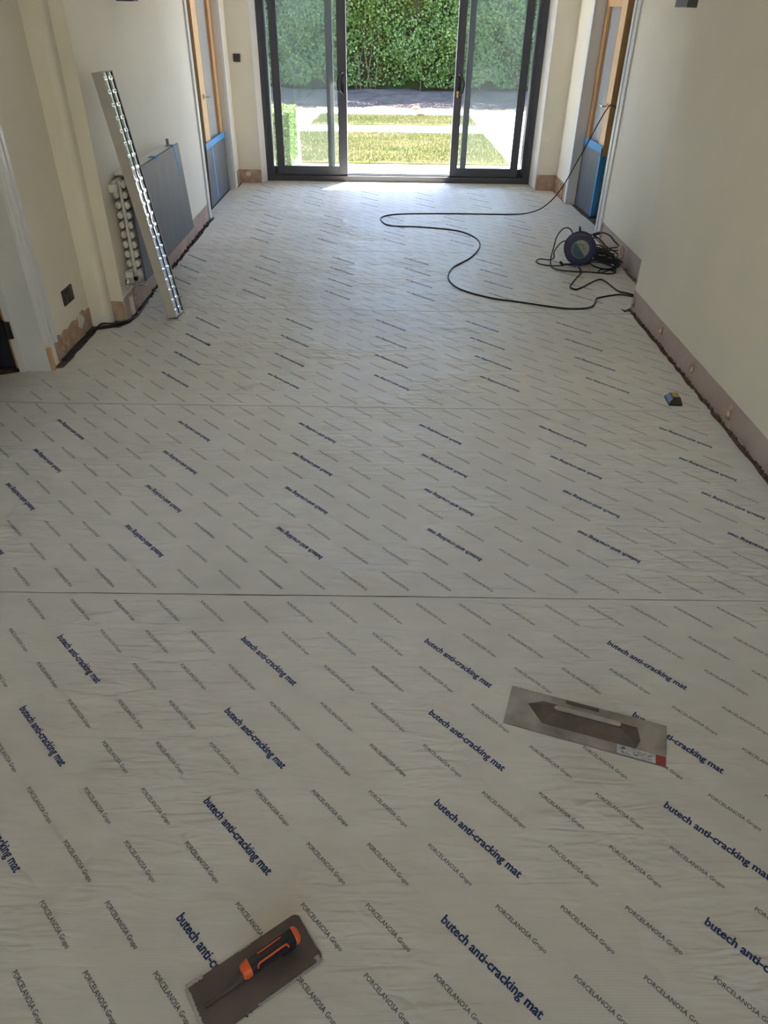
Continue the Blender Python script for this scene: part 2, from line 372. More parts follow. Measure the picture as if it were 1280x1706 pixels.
so.box(-4.2,-4.05, REAR, 8.1, -.006, ZC); so.box(4.05,4.2, REAR, 8.0, -.006, ZC)
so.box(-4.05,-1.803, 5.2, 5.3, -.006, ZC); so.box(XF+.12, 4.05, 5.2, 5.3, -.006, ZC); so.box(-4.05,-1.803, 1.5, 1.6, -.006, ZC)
struct(so.build('wall_side', m_otherroom), 'dim walls added beyond the doorways to block outside light', 'wall')

# plaster bands where the skirting was taken off
def ragged(p0, p1, z0, z1, n, amp, th, mb, nrm):
    """upright strip from p0 to p1 (plan), lower edge z0, upper edge z1 with small steps"""
    p0 = Vector((*p0,0)); p1 = Vector((*p1,0)); nv = Vector((*nrm,0))*th
    tops = [z1+random.uniform(-amp,amp) for _ in range(n+1)]
    vs = []; fs = []
    for i in range(n+1):
        q = p0.lerp(p1, i/n)
        for w in (q, q+nv): vs += [(w.x,w.y,z0),(w.x,w.y,tops[i])]
    for i in range(n):
        a = i*4; b = a+4
        fs += [(a+2,b+2,b+3,a+3),(a,a+1,b+1,b),(a+1,a+3,b+3,b+1),(a,b,b+2,a+2)]
    fs += [(0,2,3,1),(n*4,n*4+1,n*4+3,n*4+2)]
    mb.add(vs, fs)
def blob(mb, c, rx, rz, nrm, th=.006, n=14):
    """irregular flat dab on an upright wall"""
    c = Vector(c); nv = Vector(nrm).normalized(); t = Vector((-nv.y, nv.x, 0)); vs = []; ring = []
    rad = [random.uniform(.7,1.15) for _ in range(n)]
    for lay, (k, h) in enumerate(((1,0.0),(.86,th),(.45,th*.7))):
        for i in range(n):
            a = 2*math.pi*i/n; vs.append(tuple(c+t*(math.cos(a)*rx*rad[i]*k)+Vector((0,0,math.sin(a)*rz*rad[i]*k))+nv*h))
    fs = []
    for lay in range(2):
        for i in range(n): j=(i+1)%n; fs.append((lay*n+i,lay*n+j,(lay+1)*n+j,(lay+1)*n+i))
    fs.append(tuple(2*n+i for i in range(n))); mb.add(vs, fs)

b = MB(); ragged((XR,-2.5),(XR,4.348),0,.115,60,.0015,.002,b,(-1,0)); b.box(XR-.002,XR+.2,4.348,4.352,0,.115)
br = struct(b.build('baseboard_right', m_plaster_grey), 'bare mauve plaster band along the foot of the near right wall', 'plaster band')
for (y, z, rx, rz) in ((3.80,.072,.035,.028),(3.30,.062,.03,.033),(2.83,.058,.028,.036),(4.315,.062,.02,.05),(2.36,.05,.02,.025)):
    q = MB(); blob(q, (XR-.002, y, z), rx, rz, (-1,0,0), .007); d = q.build('adhesive_dab', m_dab, br, True)
    q = MB(); blob(q, (XR-.008, y-.006, z-.004), rx*.45, rz*.45, (-1,0,0), .003, 9); q.build('filler_spot', m_dabwhite, d, True)
b = MB(); ragged((XF,4.36),(XF,6.0),0,.135,20,.002,.002,b,(-1,0))
bf = struct(b.build('baseboard_right_far', m_plaster_grey), 'bare plaster band on the recessed right wall behind the cable reel', 'plaster band')
for (y, z, rx, rz) in ((5.35,.07,.05,.05),(5.97,.07,.03,.06),(4.75,.06,.03,.05)):
    q = MB(); blob(q, (XF-.002, y, z), rx, rz, (-1,0,0), .007); q.build('adhesive_dab', m_dab, bf, True)
b = MB(); ragged((XF,7.40),(XF,7.90),0,.14,8,.002,.003,b,(-1,0)); ragged((XF,7.895),(1.556,7.895),0,.145,8,.001,.003,b,(0,-1))
be = struct(b.build('baseboard_end_right', m_plaster_brown), 'salmon plaster band at the foot of the end wall right of the patio door', 'plaster band')
for y in (7.5,7.6,7.72):
    MB().box(XF-.014,XF-.003,y,y+.025,.0,.12).build('timber_batten', m_pine, be)
b = MB(); ragged((-1.512,8.075),(-1.285,8.075),0,.125,10,.001,.004,b,(0,-1)); ragged((XB1,7.90),(XB1,8.075),0,.13,6,.002,.003,b,(1,0))
bl = struct(b.build('baseboard_end_left', m_plaster_brown), 'reddish plaster band at the foot of the end wall left of the patio door', 'plaster band')
q = MB(); blob(q, (-1.42,8.068,.085),.03,.022,(0,-1,0),.003); q.build('filler_spot', m_dabwhite, bl, True)
b = MB(); ragged((XB0,4.012),(XB1,6.465),0,.125,26,.003,.002,b,(1,0))
bB = struct(b.build('baseboard_left_far', m_plaster), 'pink plaster band below the radiator on the left wall', 'plaster band')
for (y, w, h, t) in ((4.10,.03,.11,.012),(4.185,.05,.13,.006)):
    MB().box(-1.490,-1.486+t, y, y+w, .005, h).build('broken_plaster', m_dabwhite if t > .01 else m_dab, bB)
b = MB(); ragged((XL,3.415),(XL,3.93),0,.115,16,.012,.003,b,(1,0))
bA = struct(b.build('baseboard_left', m_plaster_brown), 'chipped reddish plaster band below the dark socket', 'plaster band')
q = MB(); blob(q, (XL+.003,3.78,.085),.045,.042,(1,0,0),.006); q.build('filler_spot', m_dabwhite, bA, True)
q = MB(); blob(q, (XL+.003,3.52,.06),.04,.05,(1,0,0),.007); q.build('adhesive_dab', m_dab, bA, True)
b = MB(); ragged((-1.560,4.008),(XB0,4.008),0,.118,6,.004,.003,b,(0,-1))
struct(b.build('baseboard_left_return', m_plaster_brown), 'brown plaster patch on the return beside the boxed pipe', 'plaster band')
b = MB(); b.prism([(XL+.002, 3.926)]+[(x+.003, y-.003) for x,y in arc]+[(-1.557,4.0),(-1.60,4.0),(-1.60,3.96),(XL+.002,3.96)], 0, .055)
struct(b.build('trim_3', m_reveal), 'unpainted white foot of the boxed pipe', 'trim')

# ------------------------------------------------------------------ doorway on the near left
arch = MB()
for (a0, a1, th) in ((3.325,3.345,.016),(3.345,3.365,.026),(3.365,3.385,.019),(3.385,3.408,.027),(3.408,3.422,.014)):
    arch.box(XL, XL+th, a0, a1, .115, 2.10)
struct(arch.build('trim_4', m_white), 'white moulded architrave of the near left doorway', 'trim')
dj = MB(); dj.box(XL-.145, XL+.006, 3.30, 3.33, 0, 2.05); dj.box(XL-.145, XL-.115, 3.285, 3.30, 0, 2.05)
dd = struct(dj.build('door_1', m_white), 'white lining of the near left doorway with black hinge', 'door')
MB().box(XL+.004, XL+.022, 3.302, 3.328, .0, .116).build('lining_end', m_pine, dd)['label'] = 'raw pine end of the door lining'
leaf = MB().box(-2.55, -1.822, 3.315, 3.355, .012, 2.03).build('door_leaf', m_darkdoor, dd)
MB().box(-1.826, -1.812, 3.300, 3.356, .012, 2.03).build('door_edge', m_oak, leaf)['label'] = 'oak coloured door edge'
hg = MB(); hg.box(-1.822,-1.786,3.278,3.286,.175,.258); hg.tube([(-1.806,3.277,.175),(-1.806,3.277,.258)],.008,10)
hg.build('hinge', m_hinge, dd, True)

# ------------------------------------------------------------------ oak doors on the far left and far right
def oak_door(parent, A, B, th, side, zb, handle_s, z1=2.03, railz=None):
    """leaf from near end A to hinge end B (plan); side +1: room lies on +x"""
    A = Vector((*A,0)); B = Vector((*B,0)); u = (B-A); Lw = u.length; u.normalize(); n = Vector((0,0,1)).cross(u)
    if n.x*side < 0: n = -n
    T = Matrix.Identity(4)
    for i in range(3): T[i][0] = u[i]; T[i][1] = n[i]; T[i][2] = (0,0,1)[i]; T[i][3] = A[i]
    def bx(*a, mb=None):
        mb = mb or MB(); mb.T = T; mb.box(*a); mb.T = None; return mb
    st, far = Lw*.25, Lw*.15
    leaf = bx(0, st, -th, 0, .012, z1).build('stile', m_oak_pale, parent)
    MB_edge = bx(-.003, 0, -th, 0, .012, z1).build('door_edge', m_oak, parent)
    bx(Lw-far, Lw, -th, 0, .012, z1).build('stile', m_oak, parent)
    bx(st, Lw-far, -th, 0, .012, .20).build('rail', m_oak, parent); bx(st, Lw-far, -th, 0, z1-.12, z1).build('rail', m_oak, parent)
    if railz: bx(st, Lw-far, -th, 0, railz, railz+.09).build('rail', m_oak, parent)
    zt = railz if railz else z1-.12
    for a0, a1 in ((st, st+Lw*.085), (Lw-far-Lw*.085, Lw-far)):
        m2 = bx(a0, a1, -th+.004, -.012, .20, zt); bx((a0+a1)/2-.006, (a0+a1)/2+.006, -.016, -.004, .20, zt, mb=m2)
        m2.build('glazing_bead', m_oak_dark, parent)
    bx(st+Lw*.085, Lw-far-Lw*.085, -th*.65, -th*.35, .20, zt).build('glass_pane', m_glass_frost, parent)
    if railz: bx(st, Lw-far, -th*.65, -th*.35, railz+.09, z1-.12).build('glass_pane', m_glass_frost, parent)
    h = MB(); h.T = T
    h.lathe([(.022,0),(.022,.007)], (handle_s,.0,.865), (0,1,0), 18); h.tube([(handle_s,.006,.865),(handle_s,.045,.865)], .008, 10)
    h.tube(smooth_path([(handle_s,.045,.865),(handle_s+.03,.048,.867),(handle_s+.10,.046,.865)],4), .008, 10); h.T = None
    h.build('lever_handle', m_chrome, parent, True)
    return T, bx

d2 = struct(MB().box(-1.66, XB1+.004, 7.735, 7.752, 0, 2.05).box(-1.66, -1.625, 7.715, 7.735, 0, 2.05).build('door_2', m_white), 'oak glazed door in white lining on the far left', 'door')
T2, bx2 = oak_door(d2, (-1.580, 7.00), (-1.572, 7.728), .04, 1, .5, .075)
MB().box(-1.66, XB1+.003, 6.525, 6.545, 0, 2.05).build('door_lining', m_white, d2)
a = MB(); a.box(XB1-.002, XB1+.014, 6.468, 6.530, 0, 2.10); a.box(XB1, XB1+.018, 7.745, 7.79, 0, 2.10); a.box(XB1, XB1+.013, 7.79, 7.86, 0, 2.10)
struct(a.build('trim_5', m_white), 'white architraves of the far left oak door', 'trim')

d3 = struct(MB().box(XF-.004, 1.90, 7.268, 7.29, 0, 2.05).build('door_3', m_white), 'oak glazed door standing ajar on the far right', 'door')
T3, bx3 = oak_door(d3, (1.862, 6.735), (1.832, 7.262), .045, -1, .57, .06, railz=1.545)
MB().box(XF-.003, 1.875, 6.105, 6.122, 0, 2.05).build('door_lining', m_white, d3)
a = MB(); a.box(XF-.012, XF+.002, 5.99, 6.062, 0, 2.10); a.box(XF-.020, XF, 6.062, 6.11, 0, 2.10)
a.box(XF-.020, XF, 7.268, 7.31, 0, 2.10); a.box(XF-.013, XF, 7.31, 7.375, 0, 2.10)
struct(a.build('trim_6', m_white), 'white architraves of the far right oak door', 'trim')

# ------------------------------------------------------------------ sliding patio door
YD = 8.20
fr = MB()
fr.box(-1.285, -1.205, YD, YD+.15, 0, 2.12); fr.box(-1.205, -1.168, YD+.02, YD+.15, 0, 2.12)
fr.box(1.480, 1.552, YD, YD+.15, 0, 2.12); fr.box(1.446, 1.480, YD+.02, YD+.15, 0, 2.12)
fr.box(-1.205, 1.48, YD, YD+.15, 2.05, 2.12)
door = struct(fr.build('door_4', m_anthracite), 'anthracite framed sliding patio door, half open', 'door')
tr = MB(); tr.box(-1.205, 1.48, YD-.005, YD+.15, 0, .054)
for yy in (YD+.03, YD+.075, YD+.12): tr.box(-1.168, 1.446, yy-.004, yy+.004, .054, .062)
tr.build('threshold_track', m_track, door)
def leaf_panel(x0, x1, y, wl, wr_, zb, name, gm, handle=None, glass_off=0):
    m = MB(); t = .036; r = .004
    m.box(x0, x0+wl, y, y+t, .064, 2.05, r); m.box(x1-wr_, x1, y, y+t, .064, 2.05, r)
    m.box(x0+wl, x1-wr_, y+.003, y+t-.003, .064, zb); m.box(x0+wl, x1-wr_, y+.003, y+t-.003, 1.97, 2.05)
    lf = m.build(name, m_anthracite, door)
    g = MB(); g.box(x0+wl-.003, x1-wr_+.003, y+.014, y+.020, zb-.003, 1.973); g.build('glass_pane', gm, lf)
    return lf
YI, YO = YD+.012, YD+.085
lfL = leaf_panel(-1.130, -.392, YI, .078, .088, .142, 'sliding_leaf', m_glass_l)
lfR = leaf_panel(.690, 1.405, YI, .075, .078, .142, 'sliding_leaf', m_glass_r)
fxL = leaf_panel(-1.195, -.525, YO, .026, .072, .125, 'fixed_panel', m_glass_clear)
fxR = leaf_panel(.800, 1.475, YO, .062, .026, .125, 'fixed_panel', m_glass_clear)
# pale weather seals on the leading edges
MB().box(-.392, -.388, YI+.004, YI+.03, .066, 2.05).build('weather_seal', m_labelwhite, lfL)
MB().box(.686, .690, YI+.004, YI+.03, .066, 2.05).build('weather_seal', m_labelwhite, lfR)
def pull(parent, x, bow, zc=.893):
    h = MB(); h.box(x-.011, x+.011, YI-.006, YI, zc-.10, zc+.10, .002)
    pts = smooth_path([(x, YI-.004, zc+.092),(x+bow*.02, YI-.03, zc+.08),(x+bow*.042, YI-.045, zc+.03),(x+bow*.046, YI-.047, zc-.01),(x+bow*.032, YI-.038, zc-.06),(x, YI-.004, zc-.092)],5)
    h.tube(pts, .0105, 8); return h.build('pull_handle', m_blackmetal, parent, True)
pull(lfL, -.428, -1); pR = pull(lfR, .728, 1)
k = MB(); k.lathe([(.013,0),(.013,.012)], (.722, YI-.006, .835), (0,-1,0), 14); k.box(.712,.728, YI-.03, YI-.012, .79, .845, .003)
k.build('key', m_brass, pR, True)['label'] = 'brass key in the lock'
MB().box(1.410, 1.462, YI-.006, YI+.03, .062, .09, .004).build('end_stop', m_blackmetal, door)

# ------------------------------------------------------------------ mat sheets with print
S0, W = 1.658, 1.294
def text_mesh(body, L, Hh, off):
    c = bpy.data.curves.new('t', 'FONT'); c.body = body; c.size = 1; c.offset = off; c.resolution_u = 2; c.fill_mode = 'FRONT'; c.dimensions = '2D'
    o = bpy.data.objects.new('t', c); COL.objects.link(o); dg = bpy.context.evaluated_depsgraph_get(); dg.update()
    me = o.evaluated_get(dg).to_mesh(); me.calc_loop_triangles()
    V = np.zeros(len(me.vertices)*3); me.vertices.foreach_get('co', V); V = V.reshape(-1,3)
    Fq = np.zeros(len(me.loop_triangles)*3, np.int32); me.loop_triangles.foreach_get('vertices', Fq); Fq = Fq.reshape(-1,3)
    x0, x1 = V[:,0].min(), V[:,0].max(); top = V[:,1].max()
    V = V.copy(); V[:,0] = (V[:,0]-x0)/(x1-x0)*L; V[:,1] = V[:,1]/top*Hh
    o.evaluated_get(dg).to_mesh_clear(); bpy.data.objects.remove(o); bpy.data.curves.remove(c)
    return V[:,:2], Fq
tb = text_mesh('butech anti-cracking mat', .241, .0190, .017)
_n = len(tb[0])      # printed twice a hair apart for the heavy weight of the lettering
tb = (np.concatenate([tb[0]+np.array([[-.00042,0]]), tb[0]+np.array([[.00042,0]]), tb[0]+np.array([[0,.0003]])]), np.concatenate([tb[1], tb[1]+_n, tb[1]+2*_n]))
ts = text_mesh('PORCELANOSA Grupo', .1225, .0098, .005)
C45 = math.cos(math.radians(45))
def rot45(V): return np.stack([(V[:,0]+V[:,1])*C45, (-V[:,0]+V[:,1])*C45], 1)
tbV, tsV = rot45(tb[0]), rot45(ts[0])
def lay(base, Fq, pos, flip, cx, ylow, lays=1):
    Vs, Fs = [], []
    for i, (x, y) in enumerate(pos):
        q = base+np.array([[x, y]])
        if flip: q = np.stack([cx-q[:,0], ylow+(S0-q[:,1])], 1)
        Vs.append(q); Fs.append(Fq+i*len(base))
    V = np.concatenate(Vs); return np.concatenate([V, np.tile(.0005+.00012*(np.arange(len(base))//(len(base)//lays)), len(pos))[:,None]], 1), np.concatenate(Fs)
phases = {1:-1.4256, 2:-.0332, 3:.1604, 4:.0054, 5:.31}
def edge_noise(n, a): return [random.uniform(-a, a) for _ in range(n)]
for k in range(-3, 6):
    y0, y1 = S0+(k-1)*W, S0+k*W
    if k == 5: y1 = 8.192
    if k == -3: y0 = REAR+.02
    yl = y0+.0022; yh = y1-.0012
    if y1 <= 4.30: xl, xr = -1.628, 1.522
    elif k == 3: xl, xr = -1.50, 1.722     # cut round the corners below
    else: xl, xr = -1.488, 1.725
    n = 26
    # outline, with hand-cut edges
    pts = []
    def side(x, ya, yb, amp, m=22):
        return [(x+random.uniform(-amp, amp), ya+(yb-ya)*i/m) for i in range(m+1)]
    if k == 2:      # passes the boxed pipe on the left and meets the step on the right
        right = side(1.522, yl, 4.235, .006)
        left = side(-1.463, yh, 3.99, .012, 6)+[(-1.50, 3.90), (-1.535, 3.90)]+side(-1.612, 3.86, 3.345, .004, 8)+[(-1.80, 3.29), (-2.05, 3.17), (-1.88, yl+.01)]
    elif k == 3:
        right = [(1.524, yl), (1.522, 4.33), (1.56, 4.375), (1.70, 4.38)]+side(1.722, 4.40, yh, .006, 16)
        left = side(-1.470, yh, yl, .010)
    elif k == 4:
        right = side(1.722, yl, 6.10, .005, 8)+[(1.84, 6.20), (1.815, 6.72), (1.80, yh)]
        left = [(-1.56, yh), (-1.56, 6.58), (-1.475, 6.53)]+side(-1.472, 6.45, yl, .010, 8)
    elif k == 5:
        right = [(1.80, yl), (1.79, 7.25), (1.732, 7.30)]+side(1.735, 7.4, 7.88, .004, 4)+[(1.545, 7.885), (1.53, yh)]
        left = [(-1.28, yh), (-1.29, 8.06), (-1.49, 8.065), (-1.492, 7.80), (-1.55, 7.72), (-1.56, yl)]
    else:
        right = side(xr, yl, yh, .005); left = side(xl, yh, yl, .005)
        if k == 1: left = [(-1.82, yh), (-1.84, 2.7), (-1.80, 2.44), (-1.63, 2.41)]+side(xl, 2.38, yl, .005, 10)
    bot = [(x, yl+max(0, .0008+.0016*math.sin(x*2.1+k*2)+random.uniform(-.0008,.0010))) for x in np.linspace(-1.40, 1.40, 40)]
    top = [(x, yh+random.uniform(-.0012,.001)) for x in np.linspace(1.40, -1.40, 40)]
    poly = bot+right+top+left
    sh = MB().prism(poly, -.006, .0).build('mat_sheet', m_mat, fl)
    # print
    if k < -1: continue
    flip = k >= 1
    cx = phases.get(k, 0)+.301 if flip else 0
    bx_, sx_ = [], []
    sh_x = 0 if k == 0 else (.21 if not flip else 0)
    yshift = (k*W if not flip else 0)
    bcols = np.arange(-8, 9)*.53346+.132; scols = np.arange(-34, 35)*.133364+.1124
    def inside(x, y):
        lo, hi = (-1.60, 1.50)
        yy = y
        if 2.46 < yy < 3.26: lo = -1.79
        if yy > 4.40: lo, hi = (-1.455, 1.69)
        if 4.0 < yy <= 4.40: lo, hi = (-1.455, 1.50)
        return lo <= x <= hi and yy < 8.15
    def world(x, y): return (cx-x, y0+(S0-y)) if flip else (x+sh_x, y+yshift)
    def ok(x, y, L):
        a_ = world(x, y); b_ = world(x+L*C45, y-L*C45)
        return inside(*a_) and inside(*b_)
    for r in range(0, 4):
        yb = .690+.25865*r
        for c in bcols:
            if ok(c, yb, .255): bx_.append((c, yb))
    for r in range(-2, 8):
        ysm = .718+.12933*r
        for j, c in enumerate(scols):
            ph = (j-34) % 4
            on_bold = r % 2 == 0 and 0 <= r <= 6
            under = (r+1) % 2 == 0 and -1 <= r <= 5
            if on_bold and ph == 0: continue
            if under and ph == 1: continue
            if ok(c, ysm, .130): sx_.append((c, ysm))
    if not flip:
        bx_ = [(x+sh_x, y+yshift) for x,y in bx_]; sx_ = [(x+sh_x, y+yshift) for x,y in sx_]
    V, Fq = lay(tbV, tb[1], bx_, flip, cx, y0, 3); o = npmesh('bold_lettering', V, Fq, m_ink_blue, sh); o['kind'] = 'stuff'; o['label'] = 'navy bold printed words'
    V, Fq = lay(tsV, ts[1], sx_, flip, cx, y0); o = npmesh('small_lettering', V, Fq, m_ink_dark, sh); o['kind'] = 'stuff'; o['label'] = 'thin slate printed words'
# rubble left in the skirting gaps
def debris(name, a, b_, w, n, mt, smax=.012):
    m = MB(); A = Vector((*a,0)); B = Vector((*b_,0))
    t = (B-A).normalized(); nn = Vector((-t.y, t.x, 0))
    for i in range(n):
        c = A.lerp(B, random.random())+nn*random.uniform(-w, w); s = random.uniform(.003, smax)
        q = [Vector((random.uniform(-1,1), random.uniform(-1,1), 0))*s for _ in range(1)]
        ang = random.uniform(0, 6.28); ca, sa = math.cos(ang), math.sin(ang)
        pl = [(c.x+(x*ca-y*sa)*s*random.uniform(.6,1.2), c.y+(x*sa+y*ca)*s*random.uniform(.6,1.2)) for x,y in ((-1,-.7),(1,-.6),(.7,.8),(-.8,.7))]
        m.prism(pl, -.006, -.006+s*random.uniform(.5,1.1))
    o = m.build(name, mt, fl); o['kind'] = 'stuff'; return o
debris('rubble', (XR-.014,.3), (XR-.014,4.33), .010, 700, m_skirtgap)
debris('rubble', (XF-.015,4.40), (XF-.015,6.0), .010, 160, m_dab)
debris('rubble', (XB0+.018,4.03), (XB1+.02,6.45), .012, 260, m_slab, .014)
debris('rubble', (XL+.02,3.44), (XL+.02,3.9), .015, 90, m_slab, .012)
debris('rubble', (1.48,4.30), (1.53,4.31), .02, 40, m_slab, .012)
debris('rubble', (1.58,7.88), (1.73,7.885), .008, 40, m_dab)
debris('rubble', (-1.5,8.06), (-1.3,8.066), .008, 40, m_dab)

# ================================================================== THINGS INDOORS
# wall lamps
def lamp(loc, sx, label, hw=.10):
    e = empty('wall_lamp', loc, label, 'lamp', 'box wall lamps')
    x, y, z = loc
    m = MB(); x0, x1 = sorted((x, x+sx*.095)); m.box(x0, x1, y-hw, y+hw, z, z+.17, .003); m.build('housing', m_lampgrey, e)
    m = MB(); m.box(min(x, x-sx*.012), max(x, x-sx*.012), y-hw*.7, y+hw*.7, z+.03, z+.14); m.build('back_plate', m_blackmetal, e)
    return e
lamp((1.743, 4.885, 1.532), -1, 'dark grey box wall lamp high on the right wall beside the corner')
lamp((-1.478, 4.81, 1.519), 1, 'dark box wall lamp high on the left wall above the radiator', .05)
# switch
e = empty('light_switch', (-1.435, 8.08, 1.105), 'dark bronze light switch on the end wall left of the patio door', 'switch')
MB().box(-1.469,-1.402,8.070,8.08,1.071,1.138,.002).build('plate', m_bronze, e); MB().box(-1.445,-1.425,8.066,8.070,1.090,1.120,.001).build('rocker', m_bronze2, e)
e = empty('wall_socket', (XL, 3.697, .254), 'dark bronze double socket low on the near left wall', 'socket')
MB().box(XL, XL+.009, 3.632, 3.762, .214, .292, .002).build('plate', m_bronze, e)
for yy in (3.665, 3.729): MB().box(XL+.009, XL+.011, yy-.022, yy+.022, .226, .262).build('outlet', m_bronze2, e)
for yy in (3.68, 3.714): MB().box(XL+.009, XL+.013, yy-.006, yy+.006, .270, .284).build('rocker', m_bronze2, e)

# radiator
rad = empty('radiator', (-1.43, 4.15, .16), 'white horizontal column radiator on the left wall, end on', 'radiator')
RX = (-1.466, -1.417); zt = [.234+.0525*i for i in range(10)]
def oval_tube(x, z, y0, y1, rx=.0160, rz=.0210, n=14):
    m = MB(); vs = []; fs = []
    for y, kk in ((y0,.55),(y0+.004,.9),(y0+.012,1),(y1-.012,1),(y1,.6)):
        for i in range(n): a = 2*math.pi*i/n; vs.append((x+rx*kk*math.cos(a), y, z+rz*kk*math.sin(a)))
    for r in range(4):
        for i in range(n): j=(i+1)%n; fs.append((r*n+i,r*n+j,(r+1)*n+j,(r+1)*n+i))
    fs += [tuple(range(n-1,-1,-1)), tuple(4*n+i for i in range(n))]; return m.add(vs, fs)
for z in zt:
    for x in RX: oval_tube(x, z, 4.150, 5.27).build('tube', m_rad, rad, True)
hd = MB(); hd.box(-1.451,-1.432,4.165,4.215,.21,.725,.006); hd.build('header', m_rad, rad)
MB().box(-1.453,-1.428,5.20,5.25,.21,.725,.006).build('header', m_rad, rad)
MB().box(-1.484,-1.402,4.24,5.27,.735,.748,.003).build('top_grille', m_rad, rad)
MB().box(-1.488,-1.44,4.115,4.145,.672,.712,.006).build('bracket', m_rad, rad)
m = MB(); m.box(-1.488,-1.44,4.115,4.145,.215,.25,.005); m.build('bracket', m_rad, rad)
v = MB(); v.lathe([(.03,0),(.03,.004),(.014,.010)], (-1.489,4.12,.180), (1,0,0), 20); v.tube([(-1.486,4.12,.180),(-1.375,4.12,.180)], .008, 10); v.tube([(-1.43,4.12,.170),(-1.43,4.12,.205)], .010, 10)
v = v.build('valve', m_chrome, rad, True); v['label'] = 'chrome valve and pipe'
MB().lathe([(.011,0),(.013,.004),(.012,.018)], (-1.43,4.12,.203), (0,0,1), 14).build('valve_cap', m_blackplastic, v, True)
# grey board propped against it
T = Matrix.Identity(4)
bd = empty('grey_board', (-1.392, 4.75, .185), 'slate grey sheet taped upright against the radiator', 'board')
MB().hexa([(-1.398,4.165,.185),(-1.386,4.165,.185),(-1.386,5.42,.185),(-1.398,5.42,.185),(-1.398,4.165,.752),(-1.386,4.165,.752),(-1.386,5.30,.752),(-1.398,5.30,.752)]).build('sheet', m_slate, bd)
MB().box(-1.386,-1.3845,4.72,4.775,.735,.754).box(-1.43,-1.3845,4.72,4.775,.752,.754).build('tape', m_tape, bd)
MB().hexa([(-1.386,5.225,.56),(-1.3845,5.225,.56),(-1.3845,5.245,.56),(-1.386,5.245,.56),(-1.386,5.165,.752),(-1.3845,5.165,.752),(-1.3845,5.225,.752),(-1.386,5.225,.752)]).box(-1.44,-1.3845,5.165,5.225,.752,.754).build('tape', m_tape, bd)
MB().tube([(-1.43,5.20,.748),(-1.43,5.20,.79)], .010, 8).build('air_valve', m_dab, rad, True)

# sheets taped on the oak doors
pe = empty('door_cover_sheet', (-1.57, 7.3, 0), 'slate grey sheet with blue tape covering the foot of the left oak door', 'cover sheet', 'sheets taped over the oak doors')
MB().hexa([(-1.579,6.885,.004),(-1.570,6.885,.004),(-1.561,7.727,.004),(-1.570,7.727,.004),(-1.579,6.93,.50),(-1.570,6.93,.50),(-1.561,7.727,.50),(-1.570,7.727,.50)]).build('sheet', m_slate, pe)
MB().hexa([(-1.5705,6.92,.470),(-1.5675,6.92,.470),(-1.5595,7.727,.470),(-1.5610,7.727,.470),(-1.5705,6.925,.520),(-1.5675,6.925,.520),(-1.5595,7.727,.520),(-1.5610,7.727,.520)]).build('tape', m_tape, pe)
MB().hexa([(-1.5670,7.165,.03),(-1.5650,7.165,.03),(-1.5645,7.21,.03),(-1.5665,7.21,.03),(-1.5680,7.13,.472),(-1.5655,7.13,.472),(-1.5655,7.165,.472),(-1.5680,7.165,.472)]).build('tape', m_tape, pe)
pe = empty('door_cover_sheet', (1.84, 7.0, 0), 'slate grey sheet with blue tape covering the foot of the right oak door', 'cover sheet', 'sheets taped over the oak doors')
q = bx3(-.002, .525, .001, .010, .004, .555); q.build('sheet', m_slate, pe)
q = bx3(-.002, .525, .0095, .0115, .520, .580); q.build('tape', m_tape, pe)
q = bx3(-.0065, .028, .0098, .0122, .006, .50); bx3(-.0065, -.0035, -.04, .0122, .006, .50, mb=q); q.build('tape', m_tape, pe)['label'] = 'dark blue tape down the near edge'

# long white trough leaning on the left wall
B0 = Vector((-1.262, 4.052, .004)); ax = (Vector((-1.452, 4.095, 1.226))-B0); LT = ax.length; ax.normalize()
dv = Vector((.98,-.10,0)); dv = (dv-ax*dv.dot(ax)).normalized(); ev = ax.cross(dv)
if ev.y < 0: ev = -ev
TT = Matrix.Identity(4)
for i in range(3): TT[i][0] = ax[i]; TT[i][1] = dv[i]; TT[i][2] = ev[i]; TT[i][3] = B0[i]
tray = empty('light_trough', tuple(B0), 'long white trough with mirrored louvre face leaning on the left wall', 'light fitting')
def tbx(*a, mb=None, c=0):
    mb = mb or MB(); mb.T = TT; mb.box(*a, c); mb.T = None; return mb
D, WD = .056, .124
q = tbx(0, LT, 0, D, 0, .0035); tbx(0, LT, 0, D, WD-.0035, WD, mb=q); tbx(0, LT, 0, .004, .0035, WD-.0035, mb=q); tbx(0, .004, .004, D-.002, .0035, WD-.0035, mb=q); tbx(LT-.004, LT, .004, D-.002, .0035, WD-.0035, mb=q)
q.build('body', m_traywhite, tray)
q = MB(); q.T = TT
for (e0, e1) in ((.007, .060), (.064, .117)):        # two trough shaped reflectors
    n = 7; prof = [(D-.007-.0025*math.sin(math.pi*i/(n-1)), e0+(e1-e0)*i/(n-1)) for i in range(n)]
    vs = [(.006, d_, e_) for d_, e_ in prof]+[(LT-.006, d_, e_) for d_, e_ in prof]
    q.add(vs, [(i, i+1, n+i+1, n+i) for i in range(n-1)])
q.T = None; q.build('reflector', m_mirror, tray, True)
tbx(.006, LT-.006, D-.030, D-.003, .0605, .0635).build('centre_rib', m_grout, tray)
for e_ in (.0045, .1175): tbx(.006, LT-.006, D-.012, D-.002, e_, e_+.002).build('side_rail', m_grout, tray)
NB = 21
blm = None
for i in range(NB):
    s_ = .03+(LT-.06)*i/(NB-1)
    for (e0, e1) in ((.013, .050), (.074, .111)):
        q = tbx(s_-.008, s_+.008, D-.026, D-.003, e0, e1, c=.0025).build('louvre', m_mirror2, tray)

